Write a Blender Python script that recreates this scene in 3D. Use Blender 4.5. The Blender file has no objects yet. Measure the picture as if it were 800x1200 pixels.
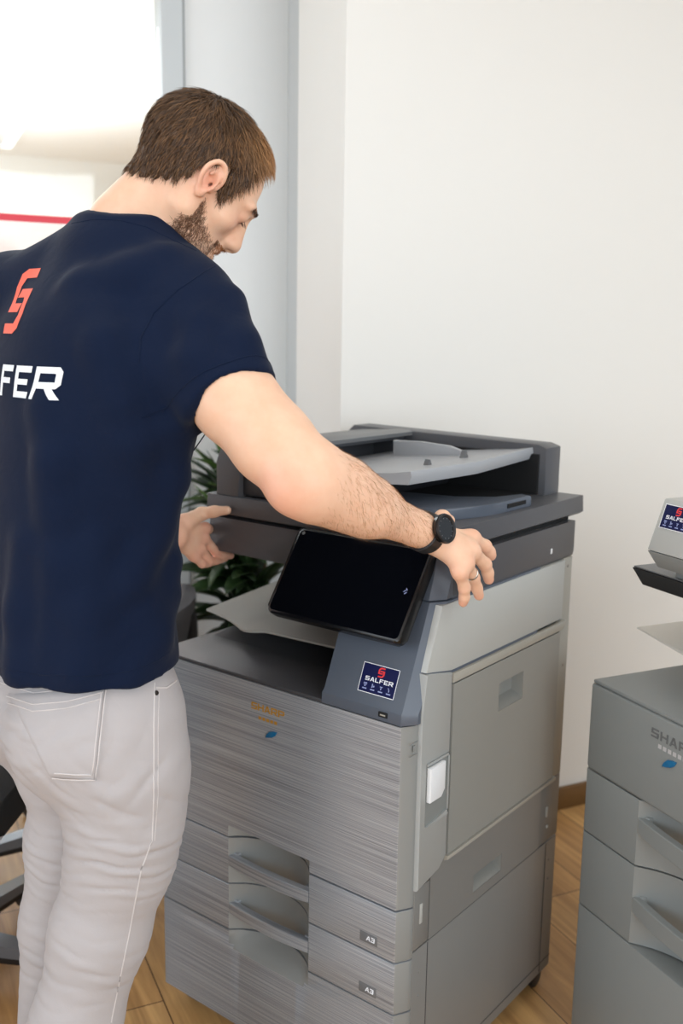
import bpy, bmesh, math, random
import numpy as np
from mathutils import Vector, Matrix
from mathutils.bvhtree import BVHTree
random.seed(7); rng = np.random.default_rng(7)
scene = bpy.context.scene
COL = scene.collection
D = bpy.data

# ------------------------------------------------------------------ camera
# world: X along the front of the near copier, Y into its depth, Z up; metres
CAM = np.array([1.48626608, -1.2917573, 1.42940458])
RGT = np.array([0.78394847, 0.6206395, 0.01521234])
DWN = np.array([0.12158491, -0.12945647, -0.9841027])
FWD = np.array([-0.60880367, 0.7733354, -0.1769476])
FPX = 1166.7
def at(px, py, d):
    """point in the room seen at (px, py) of the 800x1200 frame, d metres along the view axis"""
    return CAM + d * (FWD + RGT * (px - 400) / FPX + DWN * (py - 600) / FPX)

cam = D.cameras.new('camera'); cam_ob = D.objects.new('camera', cam); COL.objects.link(cam_ob)
cam.sensor_width = 36; cam.sensor_fit = 'AUTO'; cam.lens = 35.0
cam_ob.matrix_world = Matrix([[RGT[0], -DWN[0], -FWD[0], CAM[0]], [RGT[1], -DWN[1], -FWD[1], CAM[1]],
                              [RGT[2], -DWN[2], -FWD[2], CAM[2]], [0, 0, 0, 1]])
cam.clip_start = 0.05
cam.dof.use_dof = True; cam.dof.focus_distance = 1.62; cam.dof.aperture_fstop = 3.2
scene.camera = cam_ob

# ------------------------------------------------------------------ materials
def srgb(r, g, b):
    f = lambda c: (c / 255 / 12.92) if c / 255 <= 0.04045 else ((c / 255 + 0.055) / 1.055) ** 2.4
    return (f(r), f(g), f(b), 1)
def mat(name, col, rough=0.5, metal=0.0, spec=0.5, noise=None, bump=None, **kw):
    """principled material; noise=(scale, amount) varies the colour, bump=(scale, strength) roughens the surface"""
    m = D.materials.new(name); m.use_nodes = True
    nt = m.node_tree; b = nt.nodes['Principled BSDF']
    b.inputs['Base Color'].default_value = col; b.inputs['Roughness'].default_value = rough
    b.inputs['Metallic'].default_value = metal; b.inputs['Specular IOR Level'].default_value = spec
    for k, v in kw.items(): b.inputs[k.replace('_', ' ')].default_value = v
    tc = nt.nodes.new('ShaderNodeTexCoord')
    if noise:
        n = nt.nodes.new('ShaderNodeTexNoise'); n.inputs['Scale'].default_value = noise[0]; n.inputs['Detail'].default_value = 4
        nt.links.new(tc.outputs['Object'], n.inputs['Vector'])
        mx = nt.nodes.new('ShaderNodeMix'); mx.data_type = 'RGBA'
        a = noise[1]
        mx.inputs['A'].default_value = tuple(c * (1 - a) for c in col[:3]) + (1,)
        mx.inputs['B'].default_value = tuple(min(1, c * (1 + a)) for c in col[:3]) + (1,)
        nt.links.new(n.outputs['Fac'], mx.inputs['Factor']); nt.links.new(mx.outputs['Result'], b.inputs['Base Color'])
    if bump:
        n = nt.nodes.new('ShaderNodeTexNoise'); n.inputs['Scale'].default_value = bump[0]; n.inputs['Detail'].default_value = 3
        nt.links.new(tc.outputs['Object'], n.inputs['Vector'])
        bp = nt.nodes.new('ShaderNodeBump'); bp.inputs['Strength'].default_value = bump[1]; bp.inputs['Distance'].default_value = 0.001
        nt.links.new(n.outputs['Fac'], bp.inputs['Height']); nt.links.new(bp.outputs['Normal'], b.inputs['Normal'])
    return m
def emit(name, col, s):
    m = D.materials.new(name); m.use_nodes = True; nt = m.node_tree
    nt.nodes.remove(nt.nodes['Principled BSDF']); e = nt.nodes.new('ShaderNodeEmission')
    e.inputs['Color'].default_value = col; e.inputs['Strength'].default_value = s
    nt.links.new(e.outputs[0], nt.nodes['Material Output'].inputs['Surface']); return m
def brushed(name, lo, hi):
    """silver plastic printed with long horizontal brush lines"""
    m = mat(name, lo, 0.34, 0.35); nt = m.node_tree; b = nt.nodes['Principled BSDF']
    tc = nt.nodes.new('ShaderNodeTexCoord'); mp = nt.nodes.new('ShaderNodeMapping'); mp.inputs['Scale'].default_value = (2.2, 2.2, 520)
    n = nt.nodes.new('ShaderNodeTexNoise'); n.inputs['Scale'].default_value = 1.0; n.inputs['Detail'].default_value = 5; n.inputs['Roughness'].default_value = .62
    cr = nt.nodes.new('ShaderNodeValToRGB'); cr.color_ramp.elements[0].position = .34; cr.color_ramp.elements[1].position = .66
    cr.color_ramp.elements[0].color = lo; cr.color_ramp.elements[1].color = hi
    bp = nt.nodes.new('ShaderNodeBump'); bp.inputs['Strength'].default_value = .35; bp.inputs['Distance'].default_value = .0006
    nt.links.new(tc.outputs['Object'], mp.inputs['Vector']); nt.links.new(mp.outputs[0], n.inputs['Vector'])
    nt.links.new(n.outputs['Fac'], cr.inputs['Fac']); nt.links.new(cr.outputs[0], b.inputs['Base Color'])
    nt.links.new(n.outputs['Fac'], bp.inputs['Height']); nt.links.new(bp.outputs[0], b.inputs['Normal'])
    return m

M = {}
M['brush'] = brushed('brushed_silver', srgb(116, 120, 126), srgb(176, 180, 185))
M['silver'] = mat('silver_plastic', srgb(138, 140, 138), .42, .15, bump=(900, .1))
M['silver2'] = mat('plain_silver_plastic', srgb(132, 135, 133), .45, .1, bump=(900, .1))
M['light'] = mat('light_grey_plastic', srgb(174, 175, 171), .42, bump=(900, .08))
M['door'] = mat('mid_grey_plastic', srgb(140, 140, 135), .36, bump=(900, .1))
M['stand'] = mat('stand_grey_plastic', srgb(122, 121, 118), .38, bump=(900, .1))
M['trim'] = mat('beige_grey_plastic', srgb(160, 156, 146), .4)
M['dark'] = mat('charcoal_plastic', srgb(78, 79, 83), .4, bump=(700, .15))
M['darker'] = mat('dark_cavity_plastic', srgb(42, 43, 47), .5)
M['slate'] = mat('slate_blue_plastic', srgb(82, 89, 100), .36, bump=(700, .12))
M['trayfloor'] = mat('output_floor_plastic', srgb(62, 62, 65), .4, bump=(500, .25))
M['lidtop'] = mat('feeder_grey_plastic', srgb(102, 104, 106), .38, bump=(700, .1))
M['feedtray'] = mat('feeder_tray_plastic', srgb(160, 163, 167), .38)
M['black'] = mat('black_plastic', srgb(24, 24, 26), .45)
M['gap'] = mat('shadow_gap_black', srgb(14, 14, 15), .8)
M['screen'] = mat('screen_glass', srgb(7, 8, 12), .07, 0, .5)
M['bezel'] = mat('black_bezel', srgb(14, 14, 16), .25)
M['white'] = mat('white_plastic', srgb(226, 228, 230), .35)
M['exittray'] = mat('exit_tray_plastic', srgb(150, 147, 140), .35)
M['ptray'] = mat('pale_tray_plastic', srgb(205, 199, 188), .4)
M['navy_print'] = mat('navy_print', srgb(5, 13, 66), .5, 0, .2)
M['red_print'] = mat('red_print', srgb(226, 44, 44), .4)
M['white_print'] = mat('white_print', srgb(238, 240, 245), .4)
M['icon_print'] = mat('pale_blue_print', srgb(150, 160, 205), .4)
M['gold_print'] = mat('gold_print', srgb(190, 140, 50), .4, .3)
M['grey_print'] = mat('grey_print', srgb(96, 97, 97), .4)
M['pale_print'] = mat('pale_print', srgb(178, 176, 176), .4)
M['blue_print'] = mat('blue_print', srgb(14, 96, 140), .3)
M['metal'] = mat('bright_metal', srgb(200, 200, 200), .25, 1)

# ------------------------------------------------------------------ mesh building
class MB:
    """collects shapes and links them as ONE mesh object"""
    def __init__(s): s.bm = bmesh.new(); s.mats = []
    def _bev(s, geom, bev, seg=2):
        if bev:
            ed = [e for e in geom if isinstance(e, bmesh.types.BMEdge)]
            bmesh.ops.bevel(s.bm, geom=ed, offset=bev, segments=seg, profile=.5, affect='EDGES', clamp_overlap=True)
    def box(s, x0, x1, y0, y1, z0, z1, bev=.002, seg=2):
        v = [s.bm.verts.new(p) for p in ((x0, y0, z0), (x1, y0, z0), (x1, y1, z0), (x0, y1, z0), (x0, y0, z1), (x1, y0, z1), (x1, y1, z1), (x0, y1, z1))]
        es = set()
        for q in ((3, 2, 1, 0), (4, 5, 6, 7), (0, 1, 5, 4), (1, 2, 6, 5), (2, 3, 7, 6), (3, 0, 4, 7)):
            f = s.bm.faces.new([v[i] for i in q]); es.update(f.edges)
        s._bev(list(es), bev, seg); return s
    def loft(s, rings, cap=True, bev=0, closed=True):
        """rings: lists of 3-D points, same count"""
        R = [[s.bm.verts.new(tuple(p)) for p in r] for r in rings]; n = len(R[0]); fs = []
        for a, b in zip(R[:-1], R[1:]):
            for i in range(n if closed else n - 1):
                j = (i + 1) % n
                try: fs.append(s.bm.faces.new((a[i], a[j], b[j], b[i])))
                except ValueError: pass
        if cap and closed:
            fs.append(s.bm.faces.new(R[0][::-1])); fs.append(s.bm.faces.new(R[-1]))
            if bev:
                es = set(fs[-1].edges) | set(fs[-2].edges); s._bev(list(es), bev)
        return s
    def prism(s, poly, axis, lo, hi, bev=0):
        """extrude a 2-D outline along axis: 'x' (poly=(y,z)), 'y' (poly=(x,z)), 'z' (poly=(x,y))"""
        f = {'x': lambda p, t: (t, p[0], p[1]), 'y': lambda p, t: (p[0], t, p[1]), 'z': lambda p, t: (p[0], p[1], t)}[axis]
        v0 = [s.bm.verts.new(f(p, lo)) for p in poly]; v1 = [s.bm.verts.new(f(p, hi)) for p in poly]; n = len(poly); fs = []
        for i in range(n):
            j = (i + 1) % n; fs.append(s.bm.faces.new((v0[i], v0[j], v1[j], v1[i])))
        fs.append(s.bm.faces.new(v0[::-1])); fs.append(s.bm.faces.new(v1))
        if bev:
            es = set(fs[-1].edges) | set(fs[-2].edges); s._bev(list(es), bev)
        return s
    def tube(s, pts, r, n=8, cap=True):
        P = [Vector(p) for p in pts]; rs = r if isinstance(r, (list, tuple)) else [r] * len(P); rings = []; up = Vector((0, 0, 1))
        for i, p in enumerate(P):
            t = (P[min(i + 1, len(P) - 1)] - P[max(i - 1, 0)]).normalized()
            a = t.cross(up if abs(t.z) < .95 else Vector((1, 0, 0))).normalized(); b = t.cross(a).normalized()
            rings.append([p + rs[i] * (math.cos(2 * math.pi * k / n) * a + math.sin(2 * math.pi * k / n) * b) for k in range(n)])
        return s.loft(rings, cap)
    def cyl(s, c, axis, r0, r1, h, n=24, bev=0):
        ax = Vector(axis).normalized(); a = ax.cross(Vector((0, 0, 1)) if abs(ax.z) < .9 else Vector((1, 0, 0))).normalized(); b = ax.cross(a); c = Vector(c)
        ring = lambda r, t: [c + ax * t + r * (math.cos(2 * math.pi * k / n) * a + math.sin(2 * math.pi * k / n) * b) for k in range(n)]
        return s.loft([ring(r0, 0), ring(r1, h)], True, bev)
    def ball(s, c, r, n=16):
        g = bmesh.ops.create_uvsphere(s.bm, u_segments=n, v_segments=n // 2, radius=1)
        rr = r if isinstance(r, (tuple, list)) else (r, r, r)
        for v in g['verts']: v.co = Vector((v.co.x * rr[0] + c[0], v.co.y * rr[1] + c[1], v.co.z * rr[2] + c[2]))
        return s
    def build(s, name, material, parent=None, smooth=35, solid=True):
        bmesh.ops.recalc_face_normals(s.bm, faces=s.bm.faces)
        me = D.meshes.new(name); s.bm.to_mesh(me); s.bm.free()
        return link(name, me, material, parent, smooth)
def link(name, me, material, parent=None, smooth=35):
    o = D.objects.new(name, me); COL.objects.link(o)
    for m_ in (material if isinstance(material, (list, tuple)) else [material]): me.materials.append(m_)
    if smooth:
        for p in me.polygons: p.use_smooth = True
        if smooth < 180:
            me.set_sharp_from_angle(angle=math.radians(smooth))
    if parent: o.parent = parent
    return o
def empty(name, label, cat, loc=(0, 0, 0), rz=0, group=None):
    o = D.objects.new(name, None); COL.objects.link(o); o.location = loc; o.rotation_euler = (0, 0, rz); o.empty_display_size = .1
    return tag(o, label, cat, group)
def tag(o, label, cat, group=None):
    o['label'] = label; o['category'] = cat
    if group: o['group'] = group
    return o
def struct(o): o['kind'] = 'structure'; return o

# ------------------------------------------------------------------ lettering and emblem, as flat outlines
def letter(ch):
    """list of convex-ish polygons in a box of height 1, and its width"""
    t = .2
    R = lambda x0, y0, x1, y1: [(x0, y0), (x1, y0), (x1, y1), (x0, y1)]
    if ch == 'F': return [R(0, 0, t, 1), R(t, 1 - t, .85, 1), R(t, .42, .72, .60)], .88
    if ch == 'E': return [R(0, 0, t, 1), R(t, 1 - t, .85, 1), R(t, .41, .72, .59), R(t, 0, .85, t)], .88
    if ch == 'L': return [R(0, 0, t, 1), R(t, 0, .82, t)], .85
    if ch == 'S': return [R(0, 0, .9, t), R(.72, t, .95, .42), R(0, .41, .95, .6), R(0, .6, .22, .82), R(.05, 1 - t, .92, 1)], .97
    if ch == 'A': return [R(0, 0, t, .85), R(.78, 0, .98, .85), [(0, .85), (t, .8), (.78, .8), (.98, .85), (.85, 1), (.13, 1)], R(t, .3, .78, .47)], .98
    if ch == 'R': return [R(0, 0, t, 1), [(t, 1 - t), (.74, 1 - t), (.78, .78), (.98, .78), (.98, .86), (.86, 1), (t, 1)], [(.78, .53), (.98, .46), (.98, .78), (.78, .78)],
                          [(t, .33), (.84, .33), (.98, .46), (.78, .53), (t, .53)], [(.5, .33), (.78, 0), (1.02, 0), (.74, .33)]], 1.02
    if ch == 'H': return [R(0, 0, t, 1), R(.74, 0, .94, 1), R(t, .4, .74, .6)], .94
    if ch == 'P': return [R(0, 0, t, 1), [(t, 1 - t), (.78, 1 - t), (.78, .55), (.98, .45), (.98, .86), (.86, 1), (t, 1)], [(t, .33), (.84, .33), (.98, .45), (.78, .55), (t, .53)]], .98
    if ch == '3': return [R(.05, 1 - t, .85, 1), R(.7, 0, .92, 1 - t), R(.2, .42, .7, .58), R(.05, 0, .7, t)], .92
    return [], .4
def letter_a():
    return [[(0, 0), (.22, 0), (.56, 1), (.36, 1)], [(.72, 0), (.95, 0), (.60, 1), (.40, 1)], [(.24, .22), (.72, .22), (.68, .38), (.3, .38)]], .95
def text_polys(txt, h, gap=.16, wide=1.0, shear=0.0):
    out = []; x = 0
    for ch in txt:
        ps, w = letter_a() if ch in 'aA' else letter(ch)
        for p in ps: out.append([((x + a * wide + shear * b) * h, b * h) for a, b in p])
        x += w * wide + gap
    tw = (x - gap) * h
    return [[(a - tw / 2, b) for a, b in p] for p in out], tw
HOOK = [(.78, 1.0), (-.2, 1.0), (-.62, .84), (-.9, .42), (-.9, -.36), (.3, -.36), (.45, -.09), (-.38, -.09), (-.5, .02), (-.5, .44), (-.2, .7), (.78, .7)]
def emblem_polys(h):
    s = h / 2
    def split(P):
        # the hook cut into convex pieces
        idx = [[0, 1, 10, 11], [1, 2, 3, 9, 10], [3, 4, 8, 9], [4, 5, 6, 7, 8]]
        return [[P[i] for i in q] for q in idx]
    a = [(x * s * .88, y * s) for x, y in HOOK]; b = [(-x, -y) for x, y in a]
    return split(a) + split(b)
def flat_mesh(name, polys, frame, material, parent, t=.0006):
    """polys laid on a plane: frame=(origin, ex, ey, n); a thin print of real thickness"""
    o, ex, ey, n = [Vector(v) for v in frame]; bm = bmesh.new()
    for p in polys:
        lo = [bm.verts.new(o + a * ex + b * ey) for a, b in p]; hi = [bm.verts.new(o + a * ex + b * ey + n * t) for a, b in p]
        k = len(p); bm.faces.new(hi)
        for i in range(k): bm.faces.new((lo[i], lo[(i + 1) % k], hi[(i + 1) % k], hi[i]))
    bmesh.ops.recalc_face_normals(bm, faces=bm.faces)
    me = D.meshes.new(name); bm.to_mesh(me); bm.free()
    return link(name, me, material, parent, 0)
R4 = lambda x0, y0, x1, y1: [(x0, y0), (x1, y0), (x1, y1), (x0, y1)]
# ------------------------------------------------------------------ the room
def floor_mat():
    m = mat('oak_planks', srgb(180, 136, 88), .42); nt = m.node_tree; b = nt.nodes['Principled BSDF']
    tc = nt.nodes.new('ShaderNodeTexCoord'); mp = nt.nodes.new('ShaderNodeMapping'); mp.inputs['Rotation'].default_value = (0, 0, math.radians(27))
    nt.links.new(tc.outputs['Object'], mp.inputs['Vector'])
    br = nt.nodes.new('ShaderNodeTexBrick'); br.offset = .37; br.inputs['Scale'].default_value = 1
    br.inputs['Brick Width'].default_value = 1.3; br.inputs['Row Height'].default_value = .19; br.inputs['Mortar Size'].default_value = .0016
    br.inputs['Color1'].default_value = srgb(214, 170, 112); br.inputs['Color2'].default_value = srgb(190, 144, 90); br.inputs['Mortar'].default_value = srgb(96, 66, 38)
    nt.links.new(mp.outputs[0], br.inputs['Vector'])
    m2 = nt.nodes.new('ShaderNodeMapping'); m2.inputs['Scale'].default_value = (2.2, 26, 1); nt.links.new(mp.outputs[0], m2.inputs['Vector'])
    n = nt.nodes.new('ShaderNodeTexNoise'); n.inputs['Scale'].default_value = 1; n.inputs['Detail'].default_value = 7; n.inputs['Distortion'].default_value = 1.2
    nt.links.new(m2.outputs[0], n.inputs['Vector'])
    cr = nt.nodes.new('ShaderNodeValToRGB'); cr.color_ramp.elements[0].position = .3; cr.color_ramp.elements[1].position = .7
    cr.color_ramp.elements[0].color = (.62, .56, .5, 1); cr.color_ramp.elements[1].color = (1.1, 1.1, 1.1, 1)
    nt.links.new(n.outputs['Fac'], cr.inputs['Fac'])
    mx = nt.nodes.new('ShaderNodeMix'); mx.data_type = 'RGBA'; mx.blend_type = 'MULTIPLY'; mx.inputs['Factor'].default_value = 1
    nt.links.new(br.outputs['Color'], mx.inputs['A']); nt.links.new(cr.outputs[0], mx.inputs['B']); nt.links.new(mx.outputs['Result'], b.inputs['Base Color'])
    return m
M['floor'] = floor_mat()
M['wall'] = mat('white_wall_paint', srgb(236, 234, 228), .85, bump=(160, .12))
M['wall_grey'] = mat('pale_grey_wall_paint', srgb(206, 208, 207), .85, bump=(160, .12))
M['ceil'] = mat('ceiling_white', srgb(240, 240, 238), .9)
M['base'] = mat('brown_baseboard', srgb(112, 80, 40), .45, noise=(30, .25))
M['frame'] = mat('pale_grey_frame', srgb(208, 212, 213), .5)
M['seam'] = mat('grey_seal', srgb(150, 153, 153), .6)
def glass_mat(name, col, gl, diff=0.0, dcol=(1, 1, 1, 1)):
    m = D.materials.new(name); m.use_nodes = True; nt = m.node_tree; nt.nodes.remove(nt.nodes['Principled BSDF'])
    t = nt.nodes.new('ShaderNodeBsdfTransparent'); t.inputs[0].default_value = col
    g = nt.nodes.new('ShaderNodeBsdfGlossy'); g.inputs['Roughness'].default_value = .02
    fr = nt.nodes.new('ShaderNodeFresnel'); fr.inputs['IOR'].default_value = gl
    mx = nt.nodes.new('ShaderNodeMixShader'); nt.links.new(fr.outputs[0], mx.inputs[0]); nt.links.new(t.outputs[0], mx.inputs[1]); nt.links.new(g.outputs[0], mx.inputs[2])
    last = mx
    if diff:
        d = nt.nodes.new('ShaderNodeBsdfDiffuse'); d.inputs[0].default_value = dcol
        tr = nt.nodes.new('ShaderNodeBsdfTranslucent'); tr.inputs[0].default_value = dcol
        ad = nt.nodes.new('ShaderNodeMixShader'); nt.links.new(d.outputs[0], ad.inputs[1]); nt.links.new(tr.outputs[0], ad.inputs[2])
        m2 = nt.nodes.new('ShaderNodeMixShader'); m2.inputs[0].default_value = diff
        nt.links.new(mx.outputs[0], m2.inputs[1]); nt.links.new(ad.outputs[0], m2.inputs[2]); last = m2
    nt.links.new(last.outputs[0], nt.nodes['Material Output'].inputs['Surface']); return m
M['glass'] = glass_mat('clear_glass', (.97, .985, .98, 1), 1.45)
M['film'] = glass_mat('blush_film', (1, .97, .97, 1), 1.3, .35, (1, .93, .92, 1))

struct(MB().box(-6, 5, -5, 7, -.08, 0, 0).build('floor', M['floor'], smooth=0))
u63 = np.array([.454, .891]); n63 = np.array([.891, -.454])       # along the main wall / out of it
P1 = np.array([-.09, .70]); P2 = np.array([-.668, 1.146])
H = 2.75
def wall(name, a, b, back, m, z0=0, z1=H, bev=0):
    """vertical slab between two floor points, its body on the side of vector back"""
    a = np.array(a); b = np.array(b); back = np.array(back)
    return struct(MB().prism([tuple(a), tuple(b), tuple(b + back), tuple(a + back)], 'z', z0, z1, bev).build(name, m, smooth=0))
wall('wall_right', P1, P1 + u63 * 4.2, -n63 * .30, M['wall'])
rd = (P2 - P1) / np.linalg.norm(P2 - P1); rn = np.array([-rd[1], rd[0]])
if rn @ (np.array([1.49, -1.29]) - P1) > 0: rn = -rn
wall('wall_return', P1 - n63 * .0 + rd * .001, P2 + rd * .1, u63 * .2 - n63 * .2, M['wall_grey'])
G0 = P2 - u63 * .329; G1 = P2 - u63 * .40
wall('wall_back', P2, G0, -n63 * .12, M['ceil'])
bb = MB(); q = P1 + u63 * .0
bb.prism([tuple(q), tuple(P1 + u63 * 4.2), tuple(P1 + u63 * 4.2 + n63 * .014), tuple(q + n63 * .014)], 'z', 0, .072, .004)
struct(bb.build('baseboard_right', M['base']))
bb = MB(); bb.prism([tuple(P2), tuple(G0), tuple(G0 + n63 * .014), tuple(P2 + n63 * .014)], 'z', 0, .072, .004)
struct(bb.build('baseboard_back', M['base']))
# glass partition: post with a seal line, sill, pane, red stripe with a blush film below it
gp = empty('window_1', 'tall clear glass partition with a red stripe, behind the man', 'glass partition', tuple(G0) + (0,))
gp['kind'] = 'structure'
loc = lambda p, z: (p[0] - G0[0], p[1] - G0[1], z)
def slab(a, b, t0, t1, z0, z1, bev=.002):
    a = np.array(a) - G0; b = np.array(b) - G0
    return MB().prism([tuple(a + n63 * t0), tuple(b + n63 * t0), tuple(b + n63 * t1), tuple(a + n63 * t1)], 'z', z0, z1, bev)
slab(G0 - u63 * .002, G0 - u63 * .068, -.07, .012, 0, H).build('post', M['frame'], gp)
slab(G0 + u63 * .0, G0 - u63 * .0055, -.02, .0135, .072, H, .001).build('seal', M['seam'], gp)
GE = G1 - u63 * 3.2
slab(G0 - u63 * .068, GE, -.06, .0, 0, .06).build('sill', M['frame'], gp)
slab(G0 - u63 * .068, GE, -.036, -.026, .06, H, 0).build('pane', M['glass'], gp, 0)
slab(G0 - u63 * .068, GE, -.0258, -.0245, 1.728, 1.748, 0).build('stripe', mat('red_stripe_film', srgb(238, 70, 84), .5), gp, 0)
slab(G0 - u63 * .068, GE, -.0258, -.0252, .45, 1.728, 0).build('film', M['film'], gp, 0)
# the bright office beyond the glass
FB = P2 - n63 * 5.4
wall('wall_far', FB + u63 * 3, FB - u63 * 7, -n63 * .1, M['wall'])
struct(MB().box(-7, 5, -5, 7, H, H + .1, 0).build('ceiling', M['ceil'], smooth=0))

M['lamp'] = emit('lamp_diffuser', (1, .99, .97, 1), 2.2); M['lampframe'] = mat('white_lamp_frame', srgb(235, 235, 235), .6)
def office_light(name, label, a, b, wid):
    """flush ceiling light from a to b"""
    a = np.array(a); b = np.array(b); d = (b - a) / np.linalg.norm(b - a); s = np.array([-d[1], d[0]]); c = (a + b) / 2
    t = empty(name, label, 'light', (c[0], c[1], H)); t['group'] = 'ceiling lights beyond the glass'
    q = lambda e, w_: [tuple(a - d * e - s * w_ - c), tuple(b + d * e - s * w_ - c), tuple(b + d * e + s * w_ - c), tuple(a - d * e + s * w_ - c)]
    MB().prism(q(.02, wid / 2 + .02), 'z', -.03, 0, .004).build('housing', M['lampframe'], t)
    MB().prism(q(0, wid / 2), 'z', -.034, -.029, 0).build('diffuser', M['lamp'], t, 0)
pa = np.array([-2.47, 1.69])
office_light('ceiling_light', 'white ceiling panel light beyond the glass, at the top left corner', pa - u63 * .02, pa - u63 * 1.2, .42)
pb = pa - n63 * 1.5
office_light('ceiling_light', 'second white ceiling panel light beyond the glass, farther from it', pb - u63 * .1, pb - u63 * 1.3, .42)
office_light('linear_light', 'long thin linear ceiling light running away beyond the glass', (-1.55, 1.22), (-5.16, 3.14), .07)

# ------------------------------------------------------------------ the near copier
W = .616
def front_plan(W, yb, rl, rr, scoop=None, depth=.045, k=1.0, n=18, inset=0.0):
    """plan outline of a front panel: rounded outer edges, an arched scoop between scoop=(x0, x1)"""
    p = [(0.0, yb)]
    for i in range(6): a = math.pi + i / 5 * math.pi / 2; p.append((rl + rl * math.cos(a), rl + rl * math.sin(a) + inset))
    if scoop:
        x0, x1 = scoop; p.append((x0, inset))
        for i in range(1, n):
            t = i / n; p.append((x0 + (x1 - x0) * t, inset + k * depth * (1 - (2 * t - 1) ** 2) ** .8))
        p.append((x1, inset))
    p += [(W - rr * .66, inset), (W - rr * .56, inset + .0012), (W - rr * .50, inset + .0035), (W - rr * .06, inset + rr * .9), (W, inset + rr * 1.1)]
    p += [(W, yb), (W - .03, yb), (W - .03, yb + .04), (.03, yb + .04), (.03, yb)]; return p
def scooped(o, sc, zmax=9):
    for p in o.data.polygons:
        c = p.center
        if abs(p.normal.z) < .95 and ((sc[0] < c.x < sc[1] and .0015 < c.y < .06 and c.z < zmax) or (c.x > .602 and c.y > .002)): p.material_index = 1
    return o
def drawer_handle(mb, x0, x1, z, h, depth=-.0005, bow=.005, thick=.013):
    rings = []
    N = 14
    for i in range(N + 1):
        t = i / N; x = x0 + (x1 - x0) * t; b = bow * (1 - (2 * t - 1) ** 2)
        y = depth - b; hh = h * (1 - .12 * (2 * t - 1) ** 2)
        rings.append([(x, y + .0012, z), (x, y + thick, z + .001), (x, y + thick, z - hh), (x, y + .0012, z - hh), (x, y, z - hh + .0015), (x, y, z - .0015)])
    mb.loft(rings)
    for s, xx in ((1, x0), (-1, x1)):
        mb.box(min(xx, xx + s * .016), max(xx, xx + s * .016), depth + thick - .004, depth + thick + .03, z - h, z + .004, .002)
    return mb
def sticker(parent, o, ex, ey, n, w, h):
    """navy sticker: emblem, name and a row of four small service icons"""
    st = flat_mesh('sticker', [R4(-w / 2, -h / 2, w / 2, h / 2)], (o, ex, ey, n), M['navy_print'], parent, .0007)
    e = Vector(o) + Vector(n) * .0007
    b = .0011
    flat_mesh('border', [R4(-w / 2, -h / 2, w / 2, -h / 2 + b), R4(-w / 2, h / 2 - b, w / 2, h / 2), R4(-w / 2, -h / 2, -w / 2 + b, h / 2), R4(w / 2 - b, -h / 2, w / 2, h / 2)], (e, ex, ey, n), M['white_print'], st, .0002)
    c = e + Vector(ey) * h * .27 + Vector(ex) * w * .03
    flat_mesh('emblem', emblem_polys(h * .34), (c, ex, ey, n), M['red_print'], st, .0002)
    ps, tw = text_polys('SALFER', h * .145, .2, 1.25)
    flat_mesh('name', ps, (e + Vector(ex) * w * .02 - Vector(ey) * h * .09, ex, ey, n), M['white_print'], st, .0002)
    ic = []
    for k in range(4):
        cx = (-.33 + .22 * k) * w; cy = -.23 * h; s = .045 * w
        if k == 0: ic += [R4(cx - s, cy - s * .3, cx + s, cy), R4(cx - s, cy + s * .3, cx + s, cy + s * .9), R4(cx - s * .4, cy - s, cx + s * .4, cy - s * .5)]
        elif k == 1: ic += [R4(cx - s * .8, cy - s, cx - s * .2, cy + s), R4(cx, cy - s * .6, cx + s * .8, cy + s * .2)]
        elif k == 2: ic += [R4(cx - s * .8, cy + s * .3, cx + s * .8, cy + s * .7), R4(cx - s * .25, cy - s, cx + s * .25, cy + s * .2)]
        else: ic += [[(cx - s, cy + s), (cx - s * .5, cy + s), (cx + s * .1, cy), (cx - s * .3, cy)], R4(cx - s * .3, cy - s, cx + s * .2, cy)]
        ic.append(R4(cx - s * 1.3, cy - s * 2.3, cx + s * 1.3, cy - s * 1.7))
    flat_mesh('icons', ic, (e, ex, ey, n), M['icon_print'], st, .0002)
    return st
def caster(parent, x, y):
    mb = MB(); mb.cyl((x - .016, y, .024), (1, 0, 0), .024, .024, .032, 20, .003); mb.cyl((x, y, .03), (0, 0, 1), .013, .016, .024, 14)
    return mb.build('caster', M['black'], parent)

c1 = empty('copier', 'silver office copier with brushed drawers and black touchscreen, under the man\'s hands', 'copier')
for x, y in ((.05, .055), (W - .045, .06), (.05, .55), (W - .03, .56)): caster(c1, x, y)
SC = (.199, .407)
# stand: body and brushed front
MB().box(.004, W - .003, .076, .59, .05, .252, .003).build('stand', M['stand'], c1)
mb = MB(); rows = [(.049, 0), (.214, 0), (.222, .25), (.234, .62), (.246, .92), (.2505, 1)]
mb.loft([[(x, y, z) for x, y in front_plan(W, .032, .012, .026, SC, .042, k)] for z, k in rows])
scooped(mb.build('stand_front', [M['brush'], M['silver']], c1), SC)
sp = MB().box(W - .004, W + .001, .032, .585, .05, .362, .0012).build('stand_side', M['stand'], c1)
gm = MB()
for y in (.08, .538): gm.box(W + .0005, W + .0016, y - .0008, y + .0008, .055, .36, 0)
gm.box(W + .0005, W + .0016, .10, .585, .074, .0755, 0)
gm.build('panel_seam', M['darker'], sp, 0)
for y, z in ((.055, .315), (.055, .268), (.555, .315), (.556, .27)): MB().cyl((W + .0005, y, z), (1, 0, 0), .0028, .0022, .0015, 10).build('screw', M['stand'], sp)
# black core seen through the gaps
MB().box(.006, W - .03, .075, .588, .25, .50, .002).build('chassis', M['gap'], c1)
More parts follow.
